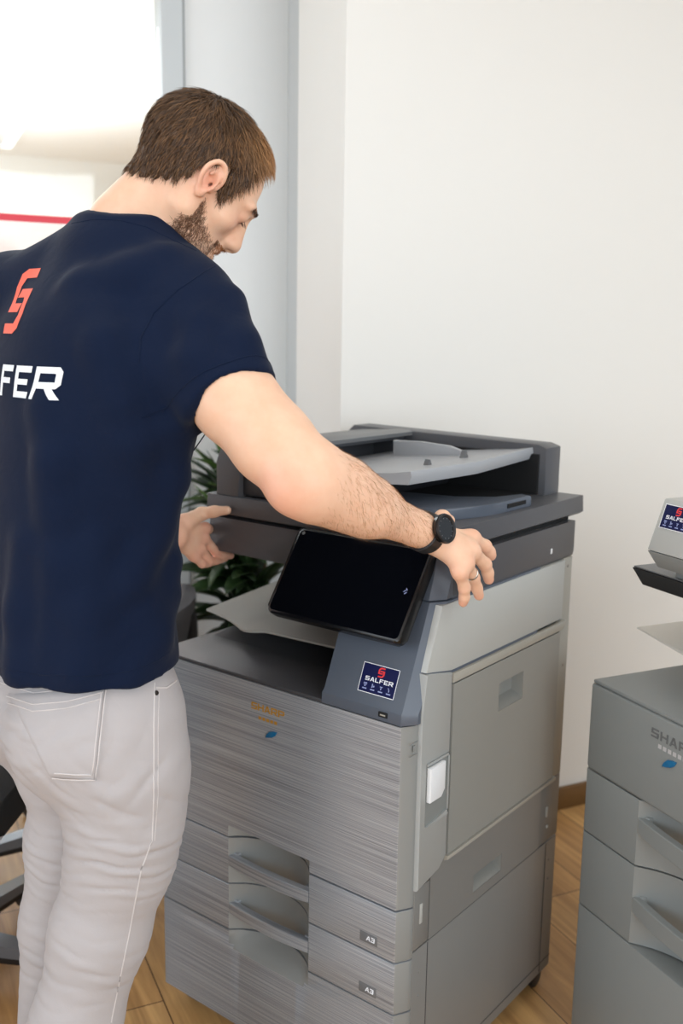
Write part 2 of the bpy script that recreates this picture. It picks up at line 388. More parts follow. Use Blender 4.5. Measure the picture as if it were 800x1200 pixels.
# two drawers
for k, (z0, z1) in enumerate(((.2535, .3505), (.3535, .4495))):
    d = MB().prism(front_plan(W, .034, .012, .026, SC), 'z', z0, z1, .0012).build('drawer', [M['brush'], M['silver']], c1); scooped(d, SC)
    drawer_handle(MB(), SC[0] + .0015, SC[1] - .0015, z0 + .058 + .002 * k, .026).build('handle', M['brush'], d)
    zc = z0 + .024
    lab = MB().box(.526, .564, -.0006, .001, zc - .0095, zc + .0095, .0003).build('size_plate', M['lidtop'], d)
    ps, tw = text_polys('a3', .0092, .10, 1.0, .14)
    flat_mesh('size_mark', ps, ((.549, -.0007, zc - .004), (1, 0, 0), (0, 0, 1), (0, -1, 0)), M['white_print'], lab, .0003)
# tall front cover with the scoop running a little into its foot
mb = MB(); mb.prism(front_plan(W, .034, .012, .026, SC), 'z', .4535, .477)
mb.prism(front_plan(W, .034, .012, .026), 'z', .477, .786, .0)
fc = scooped(mb.build('front_cover', [M['brush'], M['silver']], c1), SC, .480)
mb = MB(); mb.box(W - .0005, W + .0008, .006, .03, .757, .7578, 0); mb.box(W - .0005, W + .0008, .006, .03, .735, .7358, 0)
mb.box(W - .0005, W + .0012, .017, .0225, .741, .7525, .0005); mb.build('access_flap', M['silver'], fc)
ps, tw = text_polys('SHARP', .0135, .13, 1.15)
flat_mesh('maker_name', ps, ((.303, .0, .7345), (1, 0, 0), (0, 0, 1), (0, -1, 0)), M['gold_print'], fc)
flat_mesh('model_mark', [R4(-.024 + .0098 * i, 0, -.017 + .0098 * i, .0062) for i in range(5)], ((.304, 0, .7175), (1, 0, 0), (0, 0, 1), (0, -1, 0)), M['gold_print'], fc, .0003)
def leaf_lamp(parent, x, y, z, s=1.0):
    mb = MB(); pts = [(-.013, -.009), (-.009, -.001), (-.002, .006), (.008, .0085), (.016, .009), (.012, .001), (.005, -.004), (-.005, -.0055)]
    mb.prism([(x + a * s, z + b * s) for a, b in pts], 'y', y - .003, y + .002, .0012)
    return mb.build('indicator', M['blue_print'], parent)
leaf_lamp(fc, .311, 0, .695)
# engine core, output floor
MB().box(.004, W - .03, .076, .59, .452, .785, .002).build('engine_body', M['silver'], c1)
mb = MB(); mb.box(.0, .45, .001, .60, .7865, .794, .002); mb.build('output_floor', M['trayfloor'], c1)
mb = MB(); mb.box(.0, .43, .44, .60, .794, .985, .004); mb.build('rear_wall', M['darker'], c1)
mb = MB(); mb.loft([[(.02, .14, .7945), (.40, .14, .7945), (.40, .16, .7945), (.02, .16, .7945)], [(.03, .42, .836), (.40, .42, .836), (.40, .44, .836), (.03, .44, .836)]])
mb.build('output_slope', M['trayfloor'], c1)
# upper (job separator) tray: a thin wavy plate sticking out on the left
mb = MB(); N = 16
for t0 in (0,):
    top = []; bot = []
    for j in range(9):
        v = j / 8; row = []
        for i in range(N + 1):
            u = i / N
            x = -.028 + .44 * u; y = .115 + .31 * v + .05 * (1 - v) * max(0, .35 - u) / .35 + .02 * math.sin(u * 9) * (1 - v) * (u < .5)
            z = .838 + .022 * v + .012 * u - .012 * (1 - v) * math.sin(min(u * 2.2, 1) * math.pi)
            row.append((x, y, z))
        top.append(row)
    vt = [[mb.bm.verts.new(p) for p in r] for r in top]; vb = [[mb.bm.verts.new((p[0], p[1], p[2] - .004)) for p in r] for r in top]
    for a in range(8):
        for i in range(N):
            mb.bm.faces.new((vt[a][i], vt[a][i + 1], vt[a + 1][i + 1], vt[a + 1][i])); mb.bm.faces.new((vb[a + 1][i], vb[a + 1][i + 1], vb[a][i + 1], vb[a][i]))
    for i in range(N):
        mb.bm.faces.new((vt[0][i + 1], vt[0][i], vb[0][i], vb[0][i + 1])); mb.bm.faces.new((vt[8][i], vt[8][i + 1], vb[8][i + 1], vb[8][i]))
    for a in range(8):
        mb.bm.faces.new((vt[a][0], vt[a + 1][0], vb[a + 1][0], vb[a][0])); mb.bm.faces.new((vt[a + 1][N], vt[a][N], vb[a][N], vb[a + 1][N]))
ot = mb.build('output_tray', M['exittray'], c1, 60)
mb = MB()
for x in (.1, .19): mb.box(x, x + .075, .3, .301, .8555, .859, 0)
mb.build('tray_rib', M['exittray'], ot)
# right-hand control pillar: sloping slate front with sticker, chamfered right edge
Y0, Z0, Y1, Z1 = .004, .812, .075, .986
def pil(z, y, xl, xr, ch): return [(xl, y, z), (xr - .014, y, z), (xr + .004, y + ch, z), (xr + .004, .44, z), (xl, .44, z)]
mb = MB()
mb.loft([pil(.7885, -.001, .432, W, .024), pil(.808, .0, .432, W, .024), pil(.815, .004, .434, W, .026), pil(.985, .075, .434, W, .03)], bev=.001)
cp = mb.build('control_pillar', M['slate'], c1, 25)
sl = Vector((0, Y1 - Y0, Z1 - Z0)).normalized(); nn = Vector((0, -sl.z, sl.y))
oz = .8495; o = Vector((.5415, .004 + (oz - .815) / (.985 - .815) * .071, oz)) + nn * .0003
sticker(cp, o, (1, 0, 0), tuple(sl), tuple(nn), .0755, .0505)
mb = MB(); mb.box(.556, .5745, -.0025, .004, .795, .8045, .0012); us = mb.build('usb_port', M['gap'], cp)
MB().box(.56, .571, -.003, .0, .7985, .801, .0003).build('port_tongue', M['trim'], us)
# upper right front: slate corner under the scanner
mb = MB(); mb.loft([[(x, min(y, .135), z) for x, y, z in r] for r in (pil(.987, .0765, .50, W - .003, .028), pil(1.02, .088, .50, W - .003, .028), pil(1.0575, .101, .50, W - .004, .022))], bev=.001)
mb.build('corner_cover', M['slate'], c1, 25)
# right side covers
M['cover'] = mat('cover_grey_plastic', srgb(158, 160, 158), .42, bump=(900, .08))
X1 = W + .012
fs = MB(); fs.prism([(.03, .483), (.10, .497), (.121, .515), (.121, .856), (.05, .871), (.0395, .872), (.031, .80)], 'x', W - .02, X1 - .004, .003)
fso = fs.build('side_cover', M['cover'], c1)
mo = MB()
mo.box(X1 - .0042, X1 - .0036, .047, .1165, .597, .712, 0); rc = mo.build('latch_recess', M['silver2'], fso, 0)
mo = MB(); mo.prism([(.0475, .597), (.116, .607), (.116, .597)], 'x', X1 - .004, X1 - .0005, 0); mo.box(X1 - .0036, X1 - .0005, .1125, .1165, .6, .712, .0008)
mo.box(X1 - .0036, X1 - .0005, .047, .1165, .7075, .712, .0008); mo.build('recess_rim', M['cover'], fso)
MB().prism([(.048, .643), (.083, .643), (.094, .655), (.094, .7055), (.048, .7055)], 'x', X1 - .0036, X1 + .006, .002).build('latch', M['white'], fso)
def recess(hb, xf, xb, ramp=.013):
    """finger recess: a small open box with a ramped floor"""
    y0, y1, z0, z1 = hb; mb = MB()
    mb.loft([[(xf, y0 + .0006, z0 + .0006), (xf, y1 - .0006, z0 + .0006), (xf, y1 - .0006, z1 - .0006), (xf, y0 + .0006, z1 - .0006)], [(xb, y0 + .0006, z0 + ramp), (xb, y1 - .0006, z0 + ramp), (xb, y1 - .0006, z1 - .0006), (xb, y0 + .0006, z1 - .0006)]], cap=False)
    mb.bm.verts.ensure_lookup_table(); mb.bm.faces.new(mb.bm.verts[4:8]); return mb
# bypass tray door with its surround
MB().box(W - .02, X1 - .009, .5335, .585, .506, .852, .002).build('door_surround', M['trim'], c1)
MB().prism([(.123, .836), (.545, .836), (.556, .843), (.556, .853), (.123, .853)], 'x', W, X1 - .002, .002).build('door_rail', M['trim'], c1)
hb = (.286, .381, .735, .790)
mb = MB(); x0, x1 = W, X1 - .003
for y0, y1, z0, z1 in ((.1245, hb[0], .5145, .8335), (hb[1], .533, .5145, .8335), (hb[0], hb[1], .5145, hb[2]), (hb[0], hb[1], hb[3], .8335)):
    mb.box(x0, x1, y0, y1, z0, z1, 0)
bmesh.ops.remove_doubles(mb.bm, verts=mb.bm.verts, dist=.0001)
bd = mb.build('bypass_door', M['door'], c1, 30)
mb = recess(hb, x1 - .0005, W - .016)
mb.build('handle', M['door'], bd, 30)
MB().prism([(W - .002, .498), (X1 - .001, .505), (X1 - .001, .5115), (W - .002, .5135)], 'y', .122, .548, .001).build('door_sill', M['trim'], c1)
# band below the door: columns and a side drawer panel with grip
MB().box(W - .006, W + .002, .032, .0785, .3665, .482, .001).build('front_column', M['stand'], c1)
hb = (.23, .338, .387, .423); x0, x1 = W - .004, W + .003
mb = MB()
for y0, y1, z0, z1 in ((.08, hb[0], .3665, .505), (hb[1], .4985, .3665, .505), (hb[0], hb[1], .3665, hb[2]), (hb[0], hb[1], hb[3], .505)): mb.box(x0, x1, y0, y1, z0, z1, 0)
bmesh.ops.remove_doubles(mb.bm, verts=mb.bm.verts, dist=.0001)
sd = mb.build('side_panel', M['stand'], c1, 30)
mb = recess(hb, x1 - .0005, W - .019)
mb.build('handle', M['door'], sd, 30)
rcx = MB().box(W - .006, W + .002, .5, .585, .3665, .505, .001).build('rear_column', M['stand'], c1)
mb = MB(); mb.box(W + .0015, W + .0045, .048, .056, .412, .450, .0015); mb.build('catch', M['light'], c1)
MB().box(W + .0015, W + .005, .525, .532, .425, .448, .0015).build('catch', M['light'], rcx); MB().cyl((W + .002, .535, .40), (1, 0, 0), .004, .0035, .002, 12).build('screw', M['light'], rcx)
# upper light panel and rear column
MB().prism([(.042, .874), (.121, .8585), (.5455, .8585), (.5455, .981), (.084, .981)], 'x', W - .02, W + .006, .002).build('upper_side_panel', M['light'], c1)
mb = MB().box(W - .02, W + .002, .547, .586, .507, .9835, .002); rcol = mb.build('rear_side_column', M['trim'], c1)
for z in (.965, .752): MB().cyl((W + .0015, .566, z), (1, 0, 0), .0033, .003, .0015, 10).build('screw', M['stand'], rcol)
MB().box(.43, W - .012, .30, .586, .785, .984, .002).build('side_frame', M['silver'], c1)
# scanner and lid
scn = MB().prism([(.028, .985), (W, .985), (W + .002, .995), (W + .002, 1.0575), (.028, 1.0575)], 'y', .122, .592, .003).build('scanner', M['dark'], c1)
for y, z in ((.248, 1.008), (.486, 1.009)): MB().box(W + .0015, W + .004, y - .003, y + .003, z - .0055, z + .0055, .0015).build('side_clip', M['white'], scn)
MB().box(.04, W - .012, .135, .585, 1.056, 1.068, 0).build('lid_gasket', M['gap'], c1, 0)
mb = MB(); mb.prism([(.028, 1.0665), (W - .006, 1.0665), (W + .002, 1.072), (W, 1.1055), (.032, 1.1055)], 'y', .112, .628, .004)
lid = mb.build('scanner_lid', M['dark'], c1)
# document feeder on the lid
fd = MB()
fd.prism([(.055, 1.104), (.055, 1.172), (.066, 1.198), (.09, 1.209), (.195, 1.216), (.205, 1.213), (.205, 1.196), (.12, 1.185), (.12, 1.104)], 'y', .115, .575, .004)
fdo = fd.build('document_feeder', M['dark'], c1, 40)
MB().prism([(.065, 1.2), (.09, 1.2105), (.20, 1.2175), (.228, 1.214), (.228, 1.206), (.09, 1.203)], 'y', .122, .57, .0025).build('feeder_cover', M['lidtop'], fdo, 30)
MB().box(.12, .33, .125, .56, 1.108, 1.150, .004).build('feeder_inner', M['darker'], fdo)
MB().prism([(.04, 1.104), (.56, 1.104), (.56, 1.203), (.54, 1.21), (.06, 1.2175), (.04, 1.20)], 'y', .56, .625, .003).build('feeder_back', M['dark'], fdo, 40)
# tilted original tray with raised rim, guides and two paper stops
rings = []
for i in range(13):
    t = i / 12; y = .125 + .435 * t
    zt = 1.195 + .008 * t
    xe = .522 + .026 * min(1, t / .43) - .020 * max(0, (t - .43) / .57)
    rings.append([(.18, y, zt - .036), (xe - .035, y, zt - .006), (xe, y, zt), (xe + .002, y, zt - .010), (xe - .004, y, zt - .024), (.30, y, zt - .040), (.18, y, zt - .046)])
trm = MB(); trm.loft(rings); tr = trm.build('original_tray', M['feedtray'], fdo, 40)
def wedge(mb, x, y, z, s): mb.prism([(y - s, z), (y + s, z), (y + s * .2, z + s * 1.7), (y, z + s * 1.8)], 'x', x, x + .012, .001)
for y, z, s in ((.27, 1.180, .010), (.40, 1.184, .011)): mb = MB(); wedge(mb, .455, y, z, s); mb.build('paper_stop', M['lidtop'], tr)
mb = MB(); pr = [(.26, 1.15), (.26, 1.206), (.33, 1.208), (.40, 1.205), (.43, 1.197), (.445, 1.18), (.445, 1.165)]
mb.prism(pr, 'y', .44, .452, .002); mb.build('paper_guide', M['feedtray'], tr, 40)
# lower exit tray ridge with a slot, on the lid
mb = MB(); mb.prism([(.30, .16), (.55, .165), (.568, .19), (.584, .24), (.594, .285), (.597, .30), (.600, .425), (.575, .432), (.56, .36), (.50, .31), (.30, .27)], 'z', 1.104, 1.1265, .004)
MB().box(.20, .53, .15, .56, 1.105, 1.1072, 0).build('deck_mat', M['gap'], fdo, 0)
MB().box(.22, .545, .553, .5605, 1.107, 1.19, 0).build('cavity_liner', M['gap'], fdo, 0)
et = mb.build('exit_ridge', M['slate'], fdo, 40)
MB().box(.590, .6005, .335, .405, 1.1125, 1.1205, .001).build('slot', M['gap'], et, 0)

# touchscreen tablet, tilted back on a stalk
th = math.atan2(.094, .139); ux = Vector((1, 0, 0)); uy = Vector((0, math.sin(th), math.cos(th))); un = Vector((0, -math.cos(th), math.sin(th)))
TB = Vector((.300, -.004, .931)); TW, TH = .296, .172
ts = D.objects.new('touchscreen', None); COL.objects.link(ts); ts.parent = c1
ts.matrix_local = Matrix([[ux.x, uy.x, un.x, TB.x], [ux.y, uy.y, un.y, TB.y], [ux.z, uy.z, un.z, TB.z], [0, 0, 0, 1]])
def rr(x0, y0, x1, y1, r, n=5):
    out = []
    for cx, cy, a0 in ((x1 - r, y0 + r, -90), (x1 - r, y1 - r, 0), (x0 + r, y1 - r, 90), (x0 + r, y0 + r, 180)):
        for i in range(n + 1): a = math.radians(a0 + 90 * i / n); out.append((cx + r * math.cos(a), cy + r * math.sin(a)))
    return out
mb = MB(); mb.prism(rr(0, 0, TW, TH, .012), 'z', -.022, .0, .004); mb.build('housing', M['bezel'], ts)
mb = MB(); mb.prism(rr(.006, .006, TW - .006, TH - .006, .008), 'z', .0, .0009, 0); mb.build('screen', M['screen'], ts, 0)
e = (0, 0, 1)
flat_mesh('touch_mark', [[(.272 + a, .088 + b) for a, b in p] for p in ([(-.004, 0), (0, .004), (.001, .003), (-.002, 0)], [(-.001, -.003), (.003, .001), (.004, 0), (0, -.004)], [(0, .008), (.004, .004), (.003, .003), (0, .006)])], ((0, 0, .001), (1, 0, 0), (0, 1, 0), e), M['icon_print'], ts, .0002)
mb = MB(); mb.cyl((.014, TH - .012, .0009), (0, 0, 1), .0035, .003, .0006, 16); mb.build('sensor', M['grey_print'], ts)
mb = MB(); mb.box(.10, .20, .05, .12, -.06, -.021, .006); mb.build('stalk', M['black'], ts)

# ------------------------------------------------------------------ the second copier, half out of the frame
O2 = np.array([.7525, .4065]); A2 = math.radians(-27)
c2 = empty('copier', 'plain grey office copier with curved drawer handles, by the wall at the right', 'copier', (O2[0], O2[1], 0), A2)
for x, y in ((.05, .055), (.56, .06), (.05, .55), (.56, .55)): caster(c2, x, y)
S2 = (.150, .44); W2 = .61
MB().box(.003, W2 - .003, .03, .60, .05, .335, .003).build('stand', M['stand'], c2)
mb = MB(); mb.prism(front_plan(W2, .032, .008, .02), 'z', .049, .3385, .002); mb.build('stand_front', M['silver2'], c2)
MB().box(.006, W2 - .006, .076, .60, .33, .63, .002).build('chassis', M['gap'], c2)
for z0, z1 in ((.3415, .492), (.4955, .620)):
    d = MB().prism(front_plan(W2, .034, .008, .02, S2, .06), 'z', z0, z1, .0012).build('drawer', M['silver2'], c2)
    drawer_handle(MB(), S2[0] + .002, S2[1] - .002, z0 + .092, .034, -.0005, .012, .013).build('handle', M['silver2'], d)
fc2 = MB().prism(front_plan(W2, .034, .008, .02), 'z', .6235, .789, .006).build('front_cover', M['silver2'], c2)
ps, tw = text_polys('SHARP', .0165, .2, 1.2)
flat_mesh('maker_name', ps, ((.222, 0, .7485), (1, 0, 0), (0, 0, 1), (0, -1, 0)), M['grey_print'], fc2)
flat_mesh('model_mark', [R4(-.036 + .0118 * i, 0, -.028 + .0118 * i, .0075) for i in range(7)], ((.222, 0, .7335), (1, 0, 0), (0, 0, 1), (0, -1, 0)), M['pale_print'], fc2, .0003)
leaf_lamp(fc2, .214, 0, .7155, 1.15)
MB().box(.002, W2 - .002, .03, .62, .6235, .784, .003).build('engine_body', M['silver2'], c2)
MB().box(.002, W2, .004, .62, .7895, .797, .003).build('output_floor', M['silver2'], c2)
MB().box(.05, W2, .42, .62, .797, .985, .004).build('rear_wall', M['silver'], c2)
MB().box(.42, W2, .06, .43, .797, .985, .004).build('control_pillar', M['silver2'], c2)
mb = MB(); rings = []
for i in range(9):
    v = i / 8; y = .16 + .3 * v; x0 = -.012 + .07 * (1 - v) * 0
    rings.append([(-.064 + .06 * v, y, .862 + .02 * v), (.12, y - .03 * (1 - v), .858 + .02 * v), (.42, y, .868 + .02 * v), (.42, y, .864 + .02 * v), (.12, y - .03 * (1 - v), .852 + .02 * v), (-.064 + .06 * v, y, .859 + .02 * v)])
mb.loft(rings); t2 = mb.build('output_tray', M['ptray'], c2, 40)
mb = MB()
for i in range(3): mb.box(.06 + .05 * i, .067 + .05 * i, .18, .36, .868, .878, .0015)
mb.build('tray_rib', mat('brown_rib', srgb(120, 92, 78), .5), t2)
mb = MB(); mb.loft([[(.052, .062, .985), (W2, .062, .985), (W2, .60, .985), (.052, .60, .985)], [(.034, .05, 1.016), (W2, .05, 1.016), (W2, .60, 1.016), (.034, .60, 1.016)]], bev=.002)
mb.build('scanner', M['black'], c2)
MB().box(.036, W2, .052, .60, 1.0165, 1.019, .001).build('scanner_deck', M['lidtop'], c2)
MB().box(.03, W2 - .01, .16, .60, 1.018, 1.03, .002).build('scanner_glass_frame', M['lidtop'], c2)
# display head on the front of the scanner
q = .104
mb = MB(); mb.loft([[(q + .012, .035, 1.035), (W2, .035, 1.035), (W2, .20, 1.035), (q + .012, .20, 1.035)],
                    [(q, .02, 1.064), (W2, .02, 1.064), (W2, .20, 1.064), (q, .20, 1.064)]], bev=.001)
mb.box(q + .03, W2 - .02, .06, .19, 1.018, 1.036, 0)
hd = mb.build('display_head', M['silver'], c2)
mb = MB(); mb.loft([[(q, .02, 1.0645), (W2, .02, 1.0645), (W2, .20, 1.0645), (q, .20, 1.0645)], [(q + .002, .05, 1.155), (W2, .05, 1.155), (W2, .20, 1.155), (q + .002, .20, 1.155)]], bev=.003)
mb.build('head_cover', M['light'], hd)
ey = Vector((0, .030, .0905)).normalized(); nv = Vector((0, -ey.z, ey.y)); o = Vector((.1465, .02 + .030 * .68, 1.0645 + .0905 * .68)) + nv * .0006
sticker(hd, o, (1, 0, 0), tuple(ey), tuple(nv), .066, .043)
MB().box(.16, W2 - .02, .22, .60, 1.03, 1.10, .01).build('scanner_lid', M['lidtop'], c2)
# ------------------------------------------------------------------ potted plant behind the copier
M['leafm'] = mat('dark_green_leaf', srgb(40, 62, 30), .4, noise=(18, .45))
M['leafl'] = mat('fresh_green_leaf', srgb(74, 102, 46), .4, noise=(18, .4))
M['stem'] = mat('plant_stem', srgb(104, 84, 58), .8, noise=(40, .3))
M['pot'] = mat('cream_pot', srgb(222, 210, 188), .5)
M['soil'] = mat('potting_soil', srgb(48, 36, 28), .95, bump=(120, .8))
PL = at(291, 640, 2.93)
pl = empty('potted_plant', 'dark green leafy plant in a cream pot behind the copier', 'plant', (PL[0], PL[1], 0))
mb = MB(); prof = [(.001, .0), (.105, .0), (.112, .01), (.138, .30), (.142, .315), (.13, .315), (.125, .29), (.001, .285)]
mb.loft([[(r * math.cos(2 * math.pi * k / 28), r * math.sin(2 * math.pi * k / 28), z) for k in range(28)] for r, z in prof], cap=True)
mb.build('pot', M['pot'], pl, 40)
MB().cyl((0, 0, .27), (0, 0, 1), .126, .126, .018, 24).build('soil', M['soil'], pl)
def leaves(crowns, seed, ang=(.35, 1.5), L=(.17, .27)):
    r = random.Random(seed); V = []; F = []
    for cx, cy, cz, n in crowns:
        for i in range(n):
            az = r.uniform(0, 2 * math.pi)
            if math.cos(az) * n63[0] + math.sin(az) * n63[1] < -.3 or math.cos(az) * .61 + math.sin(az) * .79 > .3: az += math.pi
            el = r.uniform(*ang); ln = r.uniform(*L); w = ln * r.uniform(.075, .11)
            for tries in range(8):
                tipp = np.array([PL[0] + cx + ln * .95 * math.cos(az) * math.cos(el * .6), PL[1] + cy + ln * .95 * math.sin(az) * math.cos(el * .6)])
                if (tipp - P1) @ rn < -.03 and (tipp - P2) @ n63 > .03: break
                az += 2.4
            else: continue
            w = w; tw = r.uniform(-.5, .5)
            droop = r.uniform(.5, 1.5) * (1.3 - el / 1.6); b = len(V); z0 = cz - r.uniform(0, .1)
            x = y = 0; h = 0; a = el; NS = 7
            for s in range(NS + 1):
                t = s / NS; ww = w * (math.sin(math.pi * min(1, .12 + t * .88)) ** .7) * (1 if t < .99 else .05)
                px, py = cx + x * math.cos(az), cy + x * math.sin(az); sx, sy = -math.sin(az), math.cos(az)
                V += [(px + sx * ww, py + sy * ww, z0 + h + ww * .35 + tw * ww), (px, py, z0 + h - ww * .1), (px - sx * ww, py - sy * ww, z0 + h + ww * .35 - tw * ww)]
                x += ln / NS * math.cos(a); h += ln / NS * math.sin(a); a -= droop / NS
            for s in range(NS):
                for k in range(2): p = b + s * 3 + k; F.append((p, p + 1, p + 4, p + 3))
    me = D.meshes.new('foliage'); me.from_pydata(V, [], F); me.update(); return me
cr = [(-.02, .0, .62, 26), (.05, -.03, .74, 30), (-.06, .02, .92, 34), (.03, .05, 1.02, 30), (-.02, -.04, .80, 26)]
fo = link('foliage', leaves(cr, 3), M['leafm'], pl, 180)
sd_ = fo.modifiers.new('thickness', 'SOLIDIFY'); sd_.thickness = .0012
fo2 = link('young_foliage', leaves([(.0, -.03, .80, 9), (-.03, .0, .98, 9)], 8), M['leafl'], pl, 180)
sd_ = fo2.modifiers.new('thickness', 'SOLIDIFY'); sd_.thickness = .0012
mb = MB(); mb.tube([(0, 0, .28), (-.01, 0, .5), (-.06, .02, .82)], [.012, .011, .008]); mb.tube([(.01, .01, .28), (.03, .02, .6), (.03, .05, .93)], [.011, .01, .008]); mb.tube([(.0, -.02, .28), (.05, -.03, .66)], [.01, .008])
mb.build('stem', M['stem'], pl)

# ------------------------------------------------------------------ office chairs behind the man
M['fabric_black'] = mat('black_chair_fabric', srgb(20, 20, 22), .85, bump=(600, .4))
M['fabric_grey'] = mat('dark_grey_chair_fabric', srgb(74, 74, 78), .85, bump=(600, .4))
M['chair_pale'] = mat('pale_grey_chair_shell', srgb(196, 196, 198), .4)
M['chair_leg'] = mat('steel_grey_chair_leg', srgb(120, 124, 130), .35, .5)
def chair(label, loc, rz, seatm, backm, zs, zb, wb=.22, rot=0):
    t = empty('office_chair', label, 'chair', loc, rz, None)
    mb = MB(); mb.prism(rr(-.24, -.23, .24, .24, .08), 'z', zs, zs + .075, .02); mb.build('seat', seatm, t, 50)
    mb = MB(); mb.prism(rr(-.215, -.205, .215, .215, .07), 'z', zs - .032, zs + .002, .008); mb.build('seat_shell', M['chair_pale'], t, 40)
    rings = []
    for i in range(9):
        v = i / 8; z = zs + .10 + (zb - zs - .10) * v; w = wb * (1 - .22 * v ** 4) if v < 1 else wb * .72; y = .235 + .05 * v; th = .028 * (1 - .4 * v ** 3)
        rings.append([(x * w, y + .035 * x * x * -1 + s * th, z) for s, xs in ((-1, [-1, -.7, -.35, 0, .35, .7, 1]), (1, [1, .7, .35, 0, -.35, -.7, -1])) for x in xs])
    mb = MB(); mb.loft(rings, bev=.008); mb.build('backrest', backm, t, 50)
    MB().tube([(0, .1, zs - .01), (0, .27, zs - .005), (0, .295, zs + .1), (0, .29, zs + .25)], .018, 10).build('back_bar', M['black'], t)
    MB().cyl((0, 0, .09), (0, 0, 1), .03, .024, zs - .12, 20).build('column', M['black'], t)
    for k in range(5):
        a = 2 * math.pi * k / 5 + rot; ca, sa = math.cos(a), math.sin(a)
        P = lambda r, s, z: (r * ca - s * sa, r * sa + s * ca, z)
        mb = MB(); mb.loft([[P(.02, -.028, .115), P(.02, .028, .115), P(.02, .024, .075), P(.02, -.024, .075)], [P(.31, -.017, .083), P(.31, .017, .083), P(.31, .014, .062), P(.31, -.014, .062)]], bev=.004)
        lg = mb.build('leg', M['chair_leg'], t)
        mb = MB(); mb.cyl(P(.295, -.022, .027), (-sa, ca, 0), .027, .027, .044, 18, .004); mb.build('caster', M['black'], lg)
        mb = MB(); mb.loft([[P(.03, -.024, .076), P(.03, .024, .076), P(.03, .02, .055), P(.03, -.02, .055)], [P(.30, -.014, .063), P(.30, .014, .063), P(.30, .012, .05), P(.30, -.012, .05)]]); mb.build('leg_underside', M['black'], lg)
    return t
q1 = at(-90, 900, 2.15)
chair('black seated office chair on a star base, left of the man\'s legs', (q1[0], q1[1], 0), math.radians(215), M['fabric_black'], M['fabric_black'], .43, .86, rot=.55)
q2 = (-.637, .293)
chair('dark grey chair back rising between the man\'s waist and the copier', (q2[0], q2[1], 0), math.radians(-51.7), M['fabric_grey'], M['fabric_grey'], .44, .73, .225, rot=.2)

# ------------------------------------------------------------------ light
wd = D.worlds.new('daylight'); scene.world = wd; wd.use_nodes = True
bg = wd.node_tree.nodes['Background']; bg.inputs[0].default_value = (.82, .91, 1, 1); bg.inputs[1].default_value = .8
def area(name, loc, target, sx, sy, power, col=(1, 1, 1)):
    l = D.lights.new(name, 'AREA'); l.shape = 'RECTANGLE'; l.size = sx; l.size_y = sy; l.energy = power; l.color = col
    o = D.objects.new(name, l); COL.objects.link(o); o.location = loc
    o.rotation_euler = (Vector(target) - Vector(loc)).to_track_quat('-Z', 'Y').to_euler(); return o
area('ceiling_lamp', (.6, -.6, 2.7), (.6, -.6, 0), 1.6, 1.6, 9, (.85, .93, 1))
area('ceiling_lamp', (2.6, 1.0, 2.7), (2.6, 1.0, 0), 1.2, 1.2, 20, (.88, .95, 1))
area('window_light', (-1.0, -4.4, 1.9), (.2, 0, 1.0), 3.2, 2.2, 90, (.82, .91, 1))
area('window_light', (4.6, -2.4, 1.8), (.4, .2, 1.0), 2.8, 2.2, 130, (.85, .93, 1))
fo_ = P2 - n63 * 2.6 - u63 * 1.0
area('office_lamp', (fo_[0], fo_[1], 2.6), (fo_[0], fo_[1], 0), 3, 3, 125, (.9, .96, 1))
area('ceiling_fill', (fo_[0], fo_[1], 1.9), (fo_[0], fo_[1], 3), 2.5, 2.5, 95, (.86, .94, 1))  # added unseen light that whitens the ceiling beyond the glass
vs = scene.view_settings; vs.view_transform = 'Standard'; vs.look = 'None'; vs.gamma = 1; vs.use_curve_mapping = False; vs.exposure = 0.0
